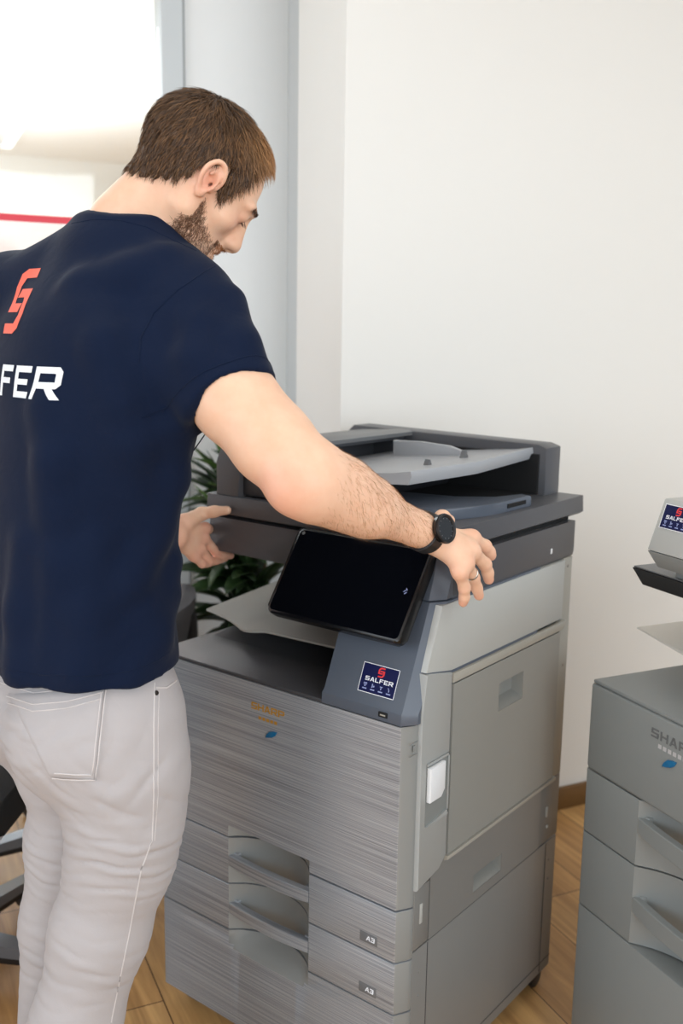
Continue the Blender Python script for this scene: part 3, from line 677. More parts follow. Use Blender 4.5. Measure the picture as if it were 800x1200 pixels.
# ------------------------------------------------------------------ the man: smooth solids on a voxel grid
class Grid:
    def __init__(s, lo, hi, h):
        s.lo = np.array(lo, float); s.h = h; s.n = np.ceil((np.array(hi) - s.lo) / h).astype(int) + 1
        s.d = np.full(s.n, 9.0, np.float32)
    def sub(s, lo, hi):
        a = np.clip(np.floor((np.array(lo) - s.lo) / s.h).astype(int), 0, s.n); b = np.clip(np.ceil((np.array(hi) - s.lo) / s.h).astype(int) + 1, 0, s.n)
        if np.any(b <= a): return None, None
        ax = [s.lo[i] + s.h * np.arange(a[i], b[i]) for i in range(3)]
        P = np.stack(np.meshgrid(*ax, indexing='ij'), -1)
        return tuple(slice(a[i], b[i]) for i in range(3)), P
    def put(s, lo, hi, fn, k=.01, op='u'):
        m = k + 2 * s.h if op == 'u' else k + s.h
        sl, P = s.sub(np.array(lo) - m, np.array(hi) + m)
        if sl is None: return s
        b = fn(P); a = s.d[sl]
        if op == 'u': hh = np.maximum(k - np.abs(a - b), 0) / max(k, 1e-6); s.d[sl] = np.minimum(a, b) - hh * hh * k * .25
        elif op == 'sub': b = -b; hh = np.maximum(k - np.abs(a - b), 0) / max(k, 1e-6); s.d[sl] = np.maximum(a, b) + hh * hh * k * .25
        return s
    def cone(s, a, b, ra, rb, k=.012, op='u'):
        a = np.array(a, float); b = np.array(b, float); r = max(ra, rb); ab = b - a; L = ab @ ab + 1e-12
        def fn(P):
            t = np.clip(((P - a) @ ab) / L, 0, 1); return np.linalg.norm(P - a - t[..., None] * ab, axis=-1) - (ra + (rb - ra) * t)
        return s.put(np.minimum(a, b) - r, np.maximum(a, b) + r, fn, k, op)
    def chain(s, pts, rs, k=.012, op='u'):
        for i in range(len(pts) - 1): s.cone(pts[i], pts[i + 1], rs[i], rs[i + 1], k, op)
        return s
    def ell(s, c, r, ax=np.eye(3), k=.012, op='u'):
        c = np.array(c, float); r = np.array(r, float); ax = np.array(ax, float); R = r.max()
        def fn(P):
            q = (P - c) @ ax.T; k0 = np.linalg.norm(q / r, axis=-1); k1 = np.linalg.norm(q / (r * r), axis=-1) + 1e-9
            return k0 * (k0 - 1) / k1
        return s.put(c - R, c + R, fn, k, op)
    def loft(s, st, ex, ey, k=.03):
        """stacked super-ellipse sections: (z, cx, cy, half along ex, half along +ey, half along -ey)"""
        st = np.array(sorted(st)); z = st[:, 0]
        m = st[:, 3:].max(); lo = np.array([st[:, 1].min() - m, st[:, 2].min() - m, z[0]]); hi = np.array([st[:, 1].max() + m, st[:, 2].max() + m, z[-1]])
        def fn(P):
            Z = P[..., 2]; zc = np.clip(Z, z[0], z[-1]); f = [smooth_interp(zc, z, st[:, i]) for i in range(1, 6)]
            dx = P[..., 0] - f[0]; dy = P[..., 1] - f[1]; u = dx * ex[0] + dy * ex[1]; v = dx * ey[0] + dy * ey[1]
            bb = np.where(v > 0, f[3], f[4]); q = (np.abs(u / f[2]) ** 2.3 + np.abs(v / bb) ** 2.3) ** (1 / 2.3)
            d = (q - 1) * np.minimum(f[2], bb) * .9
            return np.maximum(d, np.abs(Z - (z[0] + z[-1]) / 2) - (z[-1] - z[0]) / 2)
        return s.put(lo, hi, fn, k)
    def mesh(s):
        d = s.d; sg = d < 0
        c = np.zeros(np.array(d.shape) - 1, np.int8)
        for i in (0, 1):
            for j in (0, 1):
                for k in (0, 1): c += sg[i:i + c.shape[0], j:j + c.shape[1], k:k + c.shape[2]]
        act = np.argwhere((c > 0) & (c < 8)); idx = np.full(c.shape, -1, np.int32); idx[tuple(act.T)] = np.arange(len(act))
        acc = np.zeros((len(act), 3)); cnt = np.zeros(len(act)); cr = [np.array(q) for q in np.ndindex(2, 2, 2)]
        for p in cr:
            for ax in range(3):
                if p[ax] == 0:
                    q = p.copy(); q[ax] = 1
                    A = d[tuple((act + p).T)]; B = d[tuple((act + q).T)]; m = (A < 0) != (B < 0)
                    t = np.where(m, A / np.where(m, A - B, 1), 0); pos = p + t[:, None] * (q - p)
                    acc[m] += pos[m]; cnt[m] += 1
        V = s.lo + s.h * (act + acc / cnt[:, None]); F = []
        for ax in range(3):
            e = [0, 0, 0]; e[ax] = 1
            A = sg[:d.shape[0] - e[0], :d.shape[1] - e[1], :d.shape[2] - e[2]]; B = sg[e[0]:, e[1]:, e[2]:]
            E = np.argwhere(A != B); u, v = [(1, 2), (2, 0), (0, 1)][ax]
            E = E[(E[:, u] > 0) & (E[:, v] > 0) & (E[:, u] < c.shape[u]) & (E[:, v] < c.shape[v])]
            flip = A[tuple(E.T)]
            def cell(du, dv): q = E.copy(); q[:, u] -= du; q[:, v] -= dv; return idx[tuple(q.T)]
            Q = np.stack([cell(1, 1), cell(0, 1), cell(0, 0), cell(1, 0)], 1); Q[~flip] = Q[~flip][:, ::-1]
            F.append(Q)
        return V, np.concatenate(F)
def smooth_interp(x, xp, fp):
    """monotone-ish cubic through the stations"""
    m = np.gradient(fp, xp); i = np.clip(np.searchsorted(xp, x) - 1, 0, len(xp) - 2); h = xp[i + 1] - xp[i]; t = (x - xp[i]) / h
    return (2 * t**3 - 3 * t**2 + 1) * fp[i] + (t**3 - 2 * t**2 + t) * h * m[i] + (-2 * t**3 + 3 * t**2) * fp[i + 1] + (t**3 - t**2) * h * m[i + 1]
def relax(V, F, n=2, lam=.5):
    e = np.concatenate([F[:, [0, 1]], F[:, [1, 2]], F[:, [2, 3]], F[:, [3, 0]]]); 
    for _ in range(n):
        s_ = np.zeros_like(V); c_ = np.zeros(len(V))
        for i in range(3): s_[:, i] = np.bincount(e[:, 0], V[e[:, 1], i], len(V)) + np.bincount(e[:, 1], V[e[:, 0], i], len(V))
        c_ = np.bincount(e[:, 0], minlength=len(V)) + np.bincount(e[:, 1], minlength=len(V))
        V = V + lam * (s_ / np.maximum(c_, 1)[:, None] - V)
    return V
def quads(name, V, F, material, parent, off=(0, 0, 0)):
    me = D.meshes.new(name); me.vertices.add(len(V)); me.vertices.foreach_set('co', (V - np.array(off)).astype(np.float32).ravel())
    me.loops.add(F.size); me.loops.foreach_set('vertex_index', F.astype(np.int32).ravel()); me.polygons.add(len(F))
    me.polygons.foreach_set('loop_start', np.arange(0, F.size, F.shape[1], dtype=np.int32)); me.polygons.foreach_set('loop_total', np.full(len(F), F.shape[1], np.int32))
    me.update(calc_edges=True); me.validate()
    return link(name, me, material, parent, 180)
nrm = lambda v: np.array(v, float) / np.linalg.norm(v)

# ---- joints, in room coordinates
FH = nrm([.24, .97, 0]); RH = nrm([.97, -.24, 0])                # the way the man faces, his right
BASE = np.array([.12, -.30, 0])
sh_r, el_r, wr_r = at(228, 374, 1.54), at(356, 564, 1.43), at(506, 627, 1.625)
mid_r = at(274, 470, 1.485)
sh_l, el_l, wr_l = at(22, 360, 1.79), at(100, 560, 1.83), at(203, 628, 1.94)
neck0 = at(158, 285, 1.63)
hO = at(243, 205, 1.58)
# head axes: forward, up, and out of his right ear
hb, hu = RGT, -DWN
fd = nrm(.90 * (.743 * hb - .669 * hu) + .436 * FWD); up_ = nrm((.669 * hb + .743 * hu) - fd * ((.669 * hb + .743 * hu) @ fd)); lat = nrm(np.cross(fd, up_))
HX = np.array([lat, fd, up_])
hp = lambda l, f, u: hO + HX.T @ np.array([l, f, u], float)
M['skin'] = None
def skin_mat():
    m = mat('skin', srgb(226, 178, 150), .5, 0, .4); nt = m.node_tree; b = nt.nodes['Principled BSDF']
    b.inputs['Subsurface Weight'].default_value = .12; b.inputs['Subsurface Radius'].default_value = (.9, .35, .2); b.inputs['Subsurface Scale'].default_value = .006
    tc = nt.nodes.new('ShaderNodeTexCoord'); at_ = nt.nodes.new('ShaderNodeVertexColor'); at_.layer_name = 'flush'
    n = nt.nodes.new('ShaderNodeTexNoise'); n.inputs['Scale'].default_value = 38; n.inputs['Detail'].default_value = 5
    nt.links.new(tc.outputs['Object'], n.inputs['Vector'])
    m1 = nt.nodes.new('ShaderNodeMix'); m1.data_type = 'RGBA'; m1.inputs['A'].default_value = srgb(238, 201, 173); m1.inputs['B'].default_value = srgb(226, 175, 143)
    nt.links.new(n.outputs['Fac'], m1.inputs['Factor'])
    m2 = nt.nodes.new('ShaderNodeMix'); m2.data_type = 'RGBA'; m2.inputs['B'].default_value = srgb(220, 138, 116)
    nt.links.new(at_.outputs['Color'], m2.inputs['Factor']); nt.links.new(m1.outputs['Result'], m2.inputs['A']); nt.links.new(m2.outputs['Result'], b.inputs['Base Color'])
    n2 = nt.nodes.new('ShaderNodeTexNoise'); n2.inputs['Scale'].default_value = 420; n2.inputs['Detail'].default_value = 3; nt.links.new(tc.outputs['Object'], n2.inputs['Vector'])
    bp = nt.nodes.new('ShaderNodeBump'); bp.inputs['Strength'].default_value = .22; bp.inputs['Distance'].default_value = .0008
    nt.links.new(n2.outputs['Fac'], bp.inputs['Height']); nt.links.new(bp.outputs[0], b.inputs['Normal'])
    return m
M['skin'] = skin_mat()
parts = []
# ---- head and neck
g = Grid(hO - .19, hO + .17, .0023)
L3 = lambda l, f, u, r, k=.012, op='u', ax=None: g.ell(hp(l, f, u), r, HX if ax is None else ax, k, op)
C3 = lambda a, b, ra, rb, k=.012, op='u': g.cone(hp(*a), hp(*b), ra, rb, k, op)
L3(0, -.019, .015, (.075, .095, .080)); L3(0, .020, .013, (.066, .062, .070), .02)
FO = np.array([0, -.008, -.013])                               # where the face sits below the brain case
_hp = hp
hp = lambda l, f, u: _hp(l, f + FO[1], u + FO[2])
L3(0, .042, -.020, (.060, .052, .072), .02)
L3(0, .048, -.070, (.047, .044, .040), .02); L3(0, .083, -.100, (.021, .017, .017), .02)
for s in (1, -1):
    C3((s * .056, .006, -.052), (s * .020, .080, -.102), .015, .013, .022)
    C3((s * .062, .0, -.01), (s * .056, .006, -.052), .012, .015, .02)
    L3(s * .046, .060, -.024, (.018, .020, .015), .02)
    L3(s * .034, .104, .000, (.016, .013, .010), .014, 'sub')
    L3(s * .032, .083, .001, (.0150, .0120, .0115), .006)
    C3((s * .012, .095, .019), (s * .048, .082, .020), .0105, .008, .012)
    g.ell(hp(s * .0125, .105, -.040), (.0085, .0115, .008), HX, .006)
C3((0, .090, .020), (0, .110, -.031), .0085, .0115, .012); L3(0, .1125, -.038, (.0115, .0108, .0100), .008); C3((0, .090, -.030), (0, .108, -.041), .014, .009, .01); C3((0, .084, -.052), (0, .092, -.045), .014, .012, .014)
for s in (1, -1): L3(s * .0068, .111, -.0485, (.0040, .0060, .0045), .003, 'sub')
C3((-.018, .092, -.063), (.018, .092, -.063), .0065, .0065, .01); C3((-.015, .090, -.0775), (.015, .090, -.0775), .0072, .0072, .01)
C3((-.021, .097, -.0705), (.021, .097, -.0705), .0022, .0022, .004, 'sub')
fhp = hp; hp = _hp
# ears
for s in (1, -1):
    def E(o, f, u): return hp(s * (.0735 + o), f - .002, u - .017)
    ea = np.array([nrm(lat * s + fd * -.42), nrm(fd * 1 + lat * s * .42), up_])
    g.ell(E(.010, -.004, .004), (.0055, .0165, .027), ea, .006)
    q = [(.004, .010, -.010), (.008, .014, .004), (.012, .012, .018), (.016, .002, .030), (.020, -.011, .029), (.023, -.019, .015), (.021, -.018, 0), (.015, -.011, -.013), (.010, -.003, -.023), (.006, .005, -.022)]
    q = np.array(q); tt = np.linspace(0, len(q) - 1, 46); q = np.stack([smooth_interp(tt, np.arange(len(q)), q[:, j]) for j in range(3)], 1)
    for a, b in zip(q[:-1], q[1:]): g.cone(E(*a), E(*b), .0036, .0036, .002)
    g.ell(E(.010, -.001, -.021), (.005, .0065, .0075), ea, .005)
    g.ell(E(.0175, -.001, -.001), (.008, .008, .0125), ea, .004, 'sub'); g.cone(E(.012, .004, -.004), E(-.004, .006, -.004), .0036, .003, .002, 'sub')
    g.cone(E(.017, -.008, .008), E(.016, -.004, .020), .0026, .0022, .004); g.cone(E(.012, .008, -.004), E(.010, .0075, -.010), .0035, .003, .003)
# neck: nape muscle and throat
nb = neck0
g.cone(hp(0, -.030, -.02), nb + FH * -.012 + np.array([0, 0, .02]), .058, .066, .03)
g.cone(hp(0, .0, -.045), nb + FH * .03 + np.array([0, 0, .0]), .050, .062, .03)
g.cone(hp(.050, -.02, -.035), nb + FH * .05 + RH * .045, .018, .016, .025)
V, F = g.mesh(); V = relax(V, F, 2, .35); parts.append((V, F)); HEADV = (V, F)
# ---- a trunk inside the clothes joins head, arms and legs
g = Grid(np.array([-.25, -.60, .05]), np.array([.60, .12, 1.72]), .008)
pel = at(97, 800, 1.65); hip_r, hip_l = pel + RH * .085 + [0, 0, -.02], pel - RH * .085 + [0, 0, -.02]
kn_r, kn_l = at(146, 1000, 1.63), at(84, 985, 1.75)
an_l = at(60, 1250, 1.80); an_l[2] = .09
an_r = np.array([.185, -.475, .10])
g.cone(pel + [0, 0, .02], at(104, 600, 1.66), .10, .095, .05); g.cone(at(104, 600, 1.66), nb + [0, 0, -.16], .095, .10, .05)
g.cone(nb + [0, 0, -.16], nb + [0, 0, .05], .07, .05, .04)
for a, b in ((sh_r, nb), (sh_l, nb)): g.cone(a, b + (a - b) * .3 + [0, 0, -.05], .045, .055, .05)
for h_, k_, a_ in ((hip_r, kn_r, an_r), (hip_l, kn_l, an_l)): g.cone(h_, k_, .07, .05, .04); g.cone(k_, a_, .044, .026, .02)
g.cone(sh_l, el_l, .045, .04, .03)
parts.append(g.mesh())
# ---- right arm and hand
lo = np.minimum.reduce([sh_r, el_r, wr_r]) - .14; hi = np.maximum.reduce([sh_r, el_r, wr_r]) + .14; hi[0] = .70; hi[1] = .27
g = Grid(lo, hi, .0024)
ax_u = nrm(el_r - sh_r); ax_f = nrm(wr_r - el_r)
bend = nrm(-(RGT * -.45 + DWN * -.9))          # towards the point of the elbow
P = lambda t: el_r + (wr_r - el_r) * t
g.chain([sh_r, mid_r, mid_r + (el_r - mid_r) * .55, el_r], [.060, .058, .054, .046], .03)
out_f = nrm(np.cross(ax_f, FWD))               # upper side of the forearm as seen
if out_f @ DWN > 0: out_f = -out_f
g.cone(mid_r + out_f * .006, mid_r + (el_r - mid_r) * .9 + out_f * .016, .050, .040, .03)
g.cone(P(0), P(.45), .0455, .043, .03); g.cone(P(.1), P(.95), .0475, .0265, .03)
g.chain([P(.02) + out_f * .024 - FWD * .006, P(.25) + out_f * .018, P(.55) + out_f * .006], [.030, .031, .022], .03)
el_tip = el_r - out_f * .020 - ax_f * .022
g.ell(el_tip, (.022, .022, .022), k=.03)
hx_r = nrm(np.cross(ax_f, [0, 0, 1]))
g.cone(P(.86) + hx_r * .009, P(1.02) + hx_r * .011, .023, .021, .015); g.cone(P(.86) - hx_r * .009, P(1.02) - hx_r * .011, .023, .021, .015)
# hand: index, middle, ring, little: knuckle, middle joint, last joint, tip
mcp = [np.array([.643, .142, 1.098]), np.array([.658, .115, 1.080]), np.array([.656, .088, 1.060]), np.array([.648, .064, 1.038])]
mcp = [at(552, 631, 1.655), at(552, 646, 1.625), at(545, 660, 1.60), at(538.5, 670, 1.59)]
pip = [at(568, 640, 1.682), at(568, 661, 1.662), at(554.5, 677, 1.640), at(544, 689, 1.610)]
tip = [at(575.5, 651, 1.700), at(572.5, 679, 1.685), at(561, 698, 1.668), at(542.5, 706, 1.628)]
fr = [(.0125, .0108, .0092), (.0122, .0106, .0092), (.0118, .0100, .0088), (.0112, .0094, .0082)]
wr_h = P(1.0)
def push(p, x): q = np.array(p); q[0] = max(q[0], x); return q
for i in range(4):
    r0, r1, r2 = fr[i]; dip = (pip[i] + tip[i]) / 2 + nrm(pip[i] - mcp[i]) * .004
    b = [mcp[i], push(pip[i], W + .004 + r1), push(dip, W + .003 + r2), push(tip[i], W + .003 + r2)]
    g.chain(b, [r0, r1, r2 + .0006, r2], .005)
    g.ell(b[1], (r1 * 1.01,) * 3, k=.004)
    base = wr_h + hx_r * (.018 - .012 * i) * -1 + ax_f * .012
    g.cone(base, mcp[i], .0180, (.0132, .0132, .0122, .0105)[i], .012); g.ell(mcp[i], ((.0134, .0134, .0124, .0108)[i],) * 3, k=.008)
ctr = (sum(mcp) / 4 + wr_h) / 2
g.cone(wr_h, ctr, .025, .024, .02)
for i in range(3): g.cone((mcp[i] + mcp[i + 1]) / 2 + ax_f * -.004, (mcp[i] + mcp[i + 1]) / 2 * .5 + ctr * .5, .0115, .015, .01)
# thumb, lying on the lid beyond the knuckles
tb = [wr_h - hx_r * .012 + ax_f * .012, at(518, 607, 1.67), at(526, 611, 1.69)]
tb = [tb[0]] + [np.array([p[0], p[1], max(p[2], 1.1085 + r)]) for p, r in zip(tb[1:], (.012, .0105))]
g.chain(tb, [.016, .0125, .0105], .01)
V, F = g.mesh(); V = relax(V, F, 4, .45); parts.append((V, F)); ARMV = (V, F)
HAND = dict(mcp=mcp, pip=pip, tip=tip)
# ---- left forearm and hand on the scanner's left end
lo = np.minimum(el_l, wr_l) - .08; hi = np.maximum(el_l, wr_l) + .18
g = Grid(lo, hi, .0024)
g.chain([el_l, el_l + (wr_l - el_l) * .3, wr_l], [.042, .042, .029], .02)
def onY(px, py, y):
    d = FWD + RGT * (px - 400) / FPX + DWN * (py - 600) / FPX; return CAM + d * (y - CAM[1]) / d[1]
mc = [at(240, 619, 2.02), at(238, 630, 2.01), at(234, 642, 2.00), at(227, 651, 1.99)]
pi_ = [at(252, 621, 2.10), at(252, 646, 2.05), at(245, 657, 2.03), at(237, 661, 2.01)]
tp = [at(262, 630, 2.13), at(270, 651, 2.09), at(262, 656, 2.08), at(250, 657, 2.05)]
for i in range(4):
    r = (.0100, .0102, .0098, .0090)[i]; mid = (pi_[i] + tp[i]) / 2 + DWN * .003
    g.chain([mc[i], pi_[i], mid, tp[i]], [r * 1.08, r * .95, r * .88, r * .80], .003)
    g.cone(wr_l + (mc[i] - wr_l) * .15, mc[i], .0155, .0112, .010)
g.chain([wr_l + DWN * -.006, at(216, 613, 1.965), onY(236, 602, .082), onY(251, 599.5, .094), onY(266, 598, .1035)], [.021, .0175, .0128, .0108, .0088], .008)
V, F = g.mesh(); V = relax(V, F, 2, .35); parts.append((V, F))
Vs = []; Fs = []; o_ = 0
for v, f in parts: Vs.append(v); Fs.append(f + o_); o_ += len(v)
V = np.concatenate(Vs); F = np.concatenate(Fs)
man = quads('person', V, F, M['skin'], None, BASE); man.location = BASE
tag(man, 'bearded man in a navy T-shirt and pale trousers leaning over a copier with both hands', 'person')
# natural redness at elbow, ears, knuckles and fingertips
fl = np.zeros(len(V)); 
for c, r, a in [(el_tip, .045, .75)] + [(p, .016, .55) for p in tip + mcp] + [(p, .012, .5) for p in pip] + [(p, .03, .55) for p in tp + mc + pi_] + [(wr_l, .05, .4)] + [(hp(.09, -.005, -.02), .035, .5), (hp(0, .118, -.035), .016, .5), (hp(.04, .075, -.03), .03, .35)]:
    fl = np.maximum(fl, a * np.exp(-((V - c) ** 2).sum(1) / (2 * (r * .6) ** 2)))
ca = man.data.color_attributes.new('flush', 'FLOAT_COLOR', 'POINT'); ca.data.foreach_set('color', np.repeat(fl[:, None], 4, 1).astype(np.float32).ravel())
def child(name, V, F, m): return quads(name, V, F, m, man, BASE)
# ------------------------------------------------------------------ clothes
def cloth(name, col, scale, strength, fuzz=.0, noise=.06, twill=False):
    m = mat(name, col, .9, 0, .15, noise=(7, noise)); nt = m.node_tree; b = nt.nodes['Principled BSDF']
    b.inputs['Sheen Weight'].default_value = fuzz; b.inputs['Sheen Roughness'].default_value = .5
    tc = nt.nodes.new('ShaderNodeTexCoord'); n = nt.nodes.new('ShaderNodeTexNoise'); n.inputs['Scale'].default_value = scale; n.inputs['Detail'].default_value = 4
    n2 = nt.nodes.new('ShaderNodeTexNoise'); n2.inputs['Scale'].default_value = 26; n2.inputs['Detail'].default_value = 3; n2.inputs['Distortion'].default_value = .6
    nt.links.new(tc.outputs['Object'], n.inputs['Vector']); nt.links.new(tc.outputs['Object'], n2.inputs['Vector'])
    b1 = nt.nodes.new('ShaderNodeBump'); b1.inputs['Strength'].default_value = strength; b1.inputs['Distance'].default_value = .0008
    b2 = nt.nodes.new('ShaderNodeBump'); b2.inputs['Strength'].default_value = .35; b2.inputs['Distance'].default_value = .004
    nt.links.new(n.outputs['Fac'], b1.inputs['Height']); nt.links.new(n2.outputs['Fac'], b2.inputs['Height']); nt.links.new(b2.outputs[0], b1.inputs['Normal']); nt.links.new(b1.outputs[0], b.inputs['Normal'])
    return m
M['navy'] = cloth('navy_cotton', srgb(11, 24, 48), 700, .35, .05, .12)
M['khaki'] = cloth('pale_twill', srgb(178, 173, 173), 900, .3, .1, .04)
M['stitch'] = mat('pale_stitch', srgb(204, 198, 196), .9)
M['coral'] = mat('coral_print', srgb(240, 106, 84), .7, noise=(160, .12))
M['wprint'] = mat('white_shirt_print', srgb(232, 236, 242), .7)
def fold(g, pts, r, k=.02, sink=.6, op='u'):
    """a soft crease: a thin roll laid on the surface seen at the given frame points"""
    W3 = []
    for px, py in pts:
        best = None
        for d in np.arange(1.2, 2.2, .004):
            p = at(px, py, d); i = np.round((p - g.lo) / g.h).astype(int)
            if np.all(i >= 0) and np.all(i < g.n) and g0[tuple(i)] < 0: best = p; break
        if best is not None: W3.append(best + FWD * r * sink)
    if len(W3) > 1:
        n = len(W3); g.chain(W3, [r * (.45 + .55 * math.sin(math.pi * (i + .5) / n)) for i in range(n)], k, op)
# ---- T-shirt
g = Grid(np.array([-.24, -.66, .82]), np.array([.64, .10, 1.70]), .0042)
def sec(py, pxr, hw, bf, bb, d=1.65, dx=0):
    """one torso section: right-hand outline at pxr in the frame row py"""
    c0 = at(pxr, py, d); half = math.hypot(hw * (RH @ RGT), bf * (FH @ RGT)); c = c0 - RGT * half
    return (c[2], c[0], c[1], hw, bf, bb)
ST = [sec(766, 209, .186, .142, .148), sec(745, 207, .184, .144, .146), sec(720, 203, .178, .146, .134), sec(660, 205, .180, .15, .136), sec(600, 209, .188, .15, .142), sec(540, 222, .202, .148, .152),
      sec(480, 236, .216, .146, .160), sec(420, 236, .216, .134, .160), sec(370, 228, .200, .112, .146), sec(335, 222, .175, .092, .122)]
top = neck0 + np.array([0, 0, .015])
ST += [(top[2] - .035, top[0] - .012, top[1] - .012, .125, .082, .088), (top[2] + .012, top[0], top[1], .088, .070, .070)]
g.loft(ST, RH, FH, .01)
# shoulders
g.cone(sh_r + [0, 0, .004], neck0 + RH * .05 + [0, 0, -.012], .062, .050, .05); g.cone(sh_l + [0, 0, .0], neck0 - RH * .04 + [0, 0, -.010], .066, .056, .05); g.cone(sh_l + RH * .05 - FH * .02, neck0 - RH * .04 - FH * .03 + [0, 0, -.02], .07, .056, .06)
g.cone(neck0 - FH * .05 + [0, 0, -.03], at(60, 400, 1.60) + FH * .06, .055, .07, .06)
g0 = g.d.copy()
# sleeves: a wide cone cut across the arm, hollow at its mouth
def sleeve(s_, e_, L, r0, r1, arm):
    ax = nrm(e_ - s_); mouth = s_ + ax * L; h = Grid(g.lo, np.minimum(g.lo + g.h * (g.n - 1), 9), g.h)
    h.d = np.full(g.n, 9.0, np.float32); h.cone(s_ - ax * .02, s_ + ax * (L + .05), r0, r1, .01)
    idx = np.stack(np.meshgrid(*[g.lo[i] + g.h * np.arange(g.n[i]) for i in range(3)], indexing='ij'), -1)
    t = (idx - mouth) @ ax; h.d = np.maximum(h.d, t)
    rad = np.linalg.norm(idx - s_ - ((idx - s_) @ ax)[..., None] * ax, axis=-1)
    hol = np.maximum(rad - arm, -(t + .03)); hol = np.maximum(hol, t - .02)
    return h.d, hol
d1, hol1 = sleeve(sh_r + [0, 0, .002], mid_r, float(np.linalg.norm(mid_r - sh_r)) - .004, .070, .0735, .0645)
d2, hol2 = sleeve(sh_l, el_l, .19, .074, .072, .062)
for dd in (d1, d2):
    hh = np.maximum(.045 - np.abs(g.d - dd), 0) / .045; g.d = np.minimum(g.d, dd) - hh * hh * .045 * .25
g0 = g.d.copy()
# armhole seam grooves and drape creases
for pts, r in (([(165, 400), (200, 440), (222, 478)], .012), ([(235, 380), (228, 420), (232, 465)], .009), ([(160, 430), (185, 500), (200, 560)], .013), ([(205, 500), (196, 560), (180, 620), (150, 690)], .013),
               ([(185, 600), (150, 680), (105, 740)], .012), ([(200, 660), (170, 720), (120, 765)], .011), ([(120, 420), (150, 520), (158, 600)], .014), ([(60, 560), (70, 660), (60, 760)], .014),
               ([(198, 700), (180, 745), (150, 790)], .010), ([(30, 640), (24, 720), (20, 790)], .014), ([(110, 640), (100, 720), (88, 790)], .012), ([(85, 340), (120, 400), (140, 470)], .012),
               ([(275, 350), (285, 400), (292, 440)], .008), ([(190, 300), (150, 320), (100, 330)], .010), ([(50, 480), (62, 540), (66, 600)], .012)):
    fold(g, pts, r * .85, .045, 1.0)
g.d = np.maximum(g.d, -hol1); g.d = np.maximum(g.d, -hol2)
# open neck
g.cone(neck0 - FH * .006 + [0, 0, -.03], neck0 + FH * .010 + [0, 0, .10], .066, .074, .004, 'sub')
V, F = g.mesh(); V = relax(V, F, 3, .45)
shirt = child('t_shirt', V, F, M['navy']); shirt['label'] = 'navy T-shirt with coral emblem and white lettering on the back'
tree = BVHTree.FromPolygons([tuple(v) for v in V], [tuple(f) for f in F])
def ray_px(px, py, tr=None):
    d = Vector(FWD + RGT * (px - 400) / FPX + DWN * (py - 600) / FPX).normalized(); return (tr or tree).ray_cast(Vector(CAM), d)
def surf_tube(name, pts, r, m, tr=None, lift=0, parent=None, off=BASE, step=6):
    P_ = []
    for a, b in zip(pts[:-1], pts[1:]):
        n = max(1, int(math.hypot(b[0] - a[0], b[1] - a[1]) / step))
        for i in range(n): P_.append((a[0] + (b[0] - a[0]) * i / n, a[1] + (b[1] - a[1]) * i / n))
    P_.append(pts[-1]); Q = []
    for px, py in P_:
        h = ray_px(px, py, tr)
        if h[0] is not None: Q.append(h[0] + h[1] * lift - Vector(off))
    mb = MB(); mb.tube(Q, r, 6); return mb.build(name, m, parent or shirt, 60)
# ring collar round the neck opening, sleeve and bottom hems follow the cut edges
def rim(c, ax, r_probe, n, out, name, rad, m, tr, parent):
    ax = nrm(ax); a = nrm(np.cross(ax, [0, 0, 1]) if abs(ax[2]) < .9 else np.cross(ax, [1, 0, 0])); b = np.cross(ax, a); Q = []
    for k in range(n + 1):
        q = 2 * math.pi * k / n; dirn = math.cos(q) * a + math.sin(q) * b
        h = tr.ray_cast(Vector(c + dirn * r_probe), Vector(-dirn))
        if h[0] is not None: Q.append(h[0] + Vector(dirn) * out - Vector(BASE))
    mb = MB(); mb.tube(Q, rad, 6); return mb.build(name, m, parent, 60)
ax_r = nrm(mid_r - sh_r)
rim(mid_r - ax_r * .022, ax_r, .2, 60, .0002, 'sleeve_hem', .0010, M['navy'], tree, shirt)
surf_tube('armhole_seam', [(270, 303), (240, 318), (207, 341), (180, 367), (165, 396), (163, 425)], .0012, M['navy'], tree, -.0002)
surf_tube('neck_seam', [(84, 262), (110, 257), (140, 258), (172, 266), (202, 281), (230, 294)], .0010, M['navy'], tree, -.0002)
surf_tube('bottom_hem', [(0, 783), (50, 791), (105, 792), (150, 787), (185, 774), (203, 760)], .0010, M['navy'], tree, -.0002)
# print on the back: emblem and lettering draped on the shirt
def drape(name, polys, c, ex, ey, m, lift=.0012):
    bm = bmesh.new(); c = Vector(c); ex = Vector(ex); ey = Vector(ey); n = ex.cross(ey).normalized()
    for p in polys: bm.faces.new([bm.verts.new((a, b, 0)) for a, b in p])
    xs = [v.co.x for v in bm.verts]; ys = [v.co.y for v in bm.verts]
    for t in np.arange(min(xs), max(xs), .006): bmesh.ops.bisect_plane(bm, geom=bm.verts[:] + bm.edges[:] + bm.faces[:], plane_co=(t, 0, 0), plane_no=(1, 0, 0))
    for t in np.arange(min(ys), max(ys), .006): bmesh.ops.bisect_plane(bm, geom=bm.verts[:] + bm.edges[:] + bm.faces[:], plane_co=(0, t, 0), plane_no=(0, 1, 0))
    bad = []
    for v in bm.verts:
        w = c + ex * v.co.x + ey * v.co.y; h = tree.ray_cast(w + n * .25, -n)
        if h[0] is None: bad.append(v)
        else: v.co = h[0] + n * lift - Vector(BASE)
    bmesh.ops.delete(bm, geom=bad, context='VERTS')
    me = D.meshes.new(name); bm.to_mesh(me); bm.free(); return link(name, me, m, shirt, 180)
h1 = ray_px(24, 352); h2 = ray_px(6, 446)
back_x = Vector(RH); spine = (Vector(h1[0]) - Vector(h2[0])); spine = Vector((0, 0, 1))
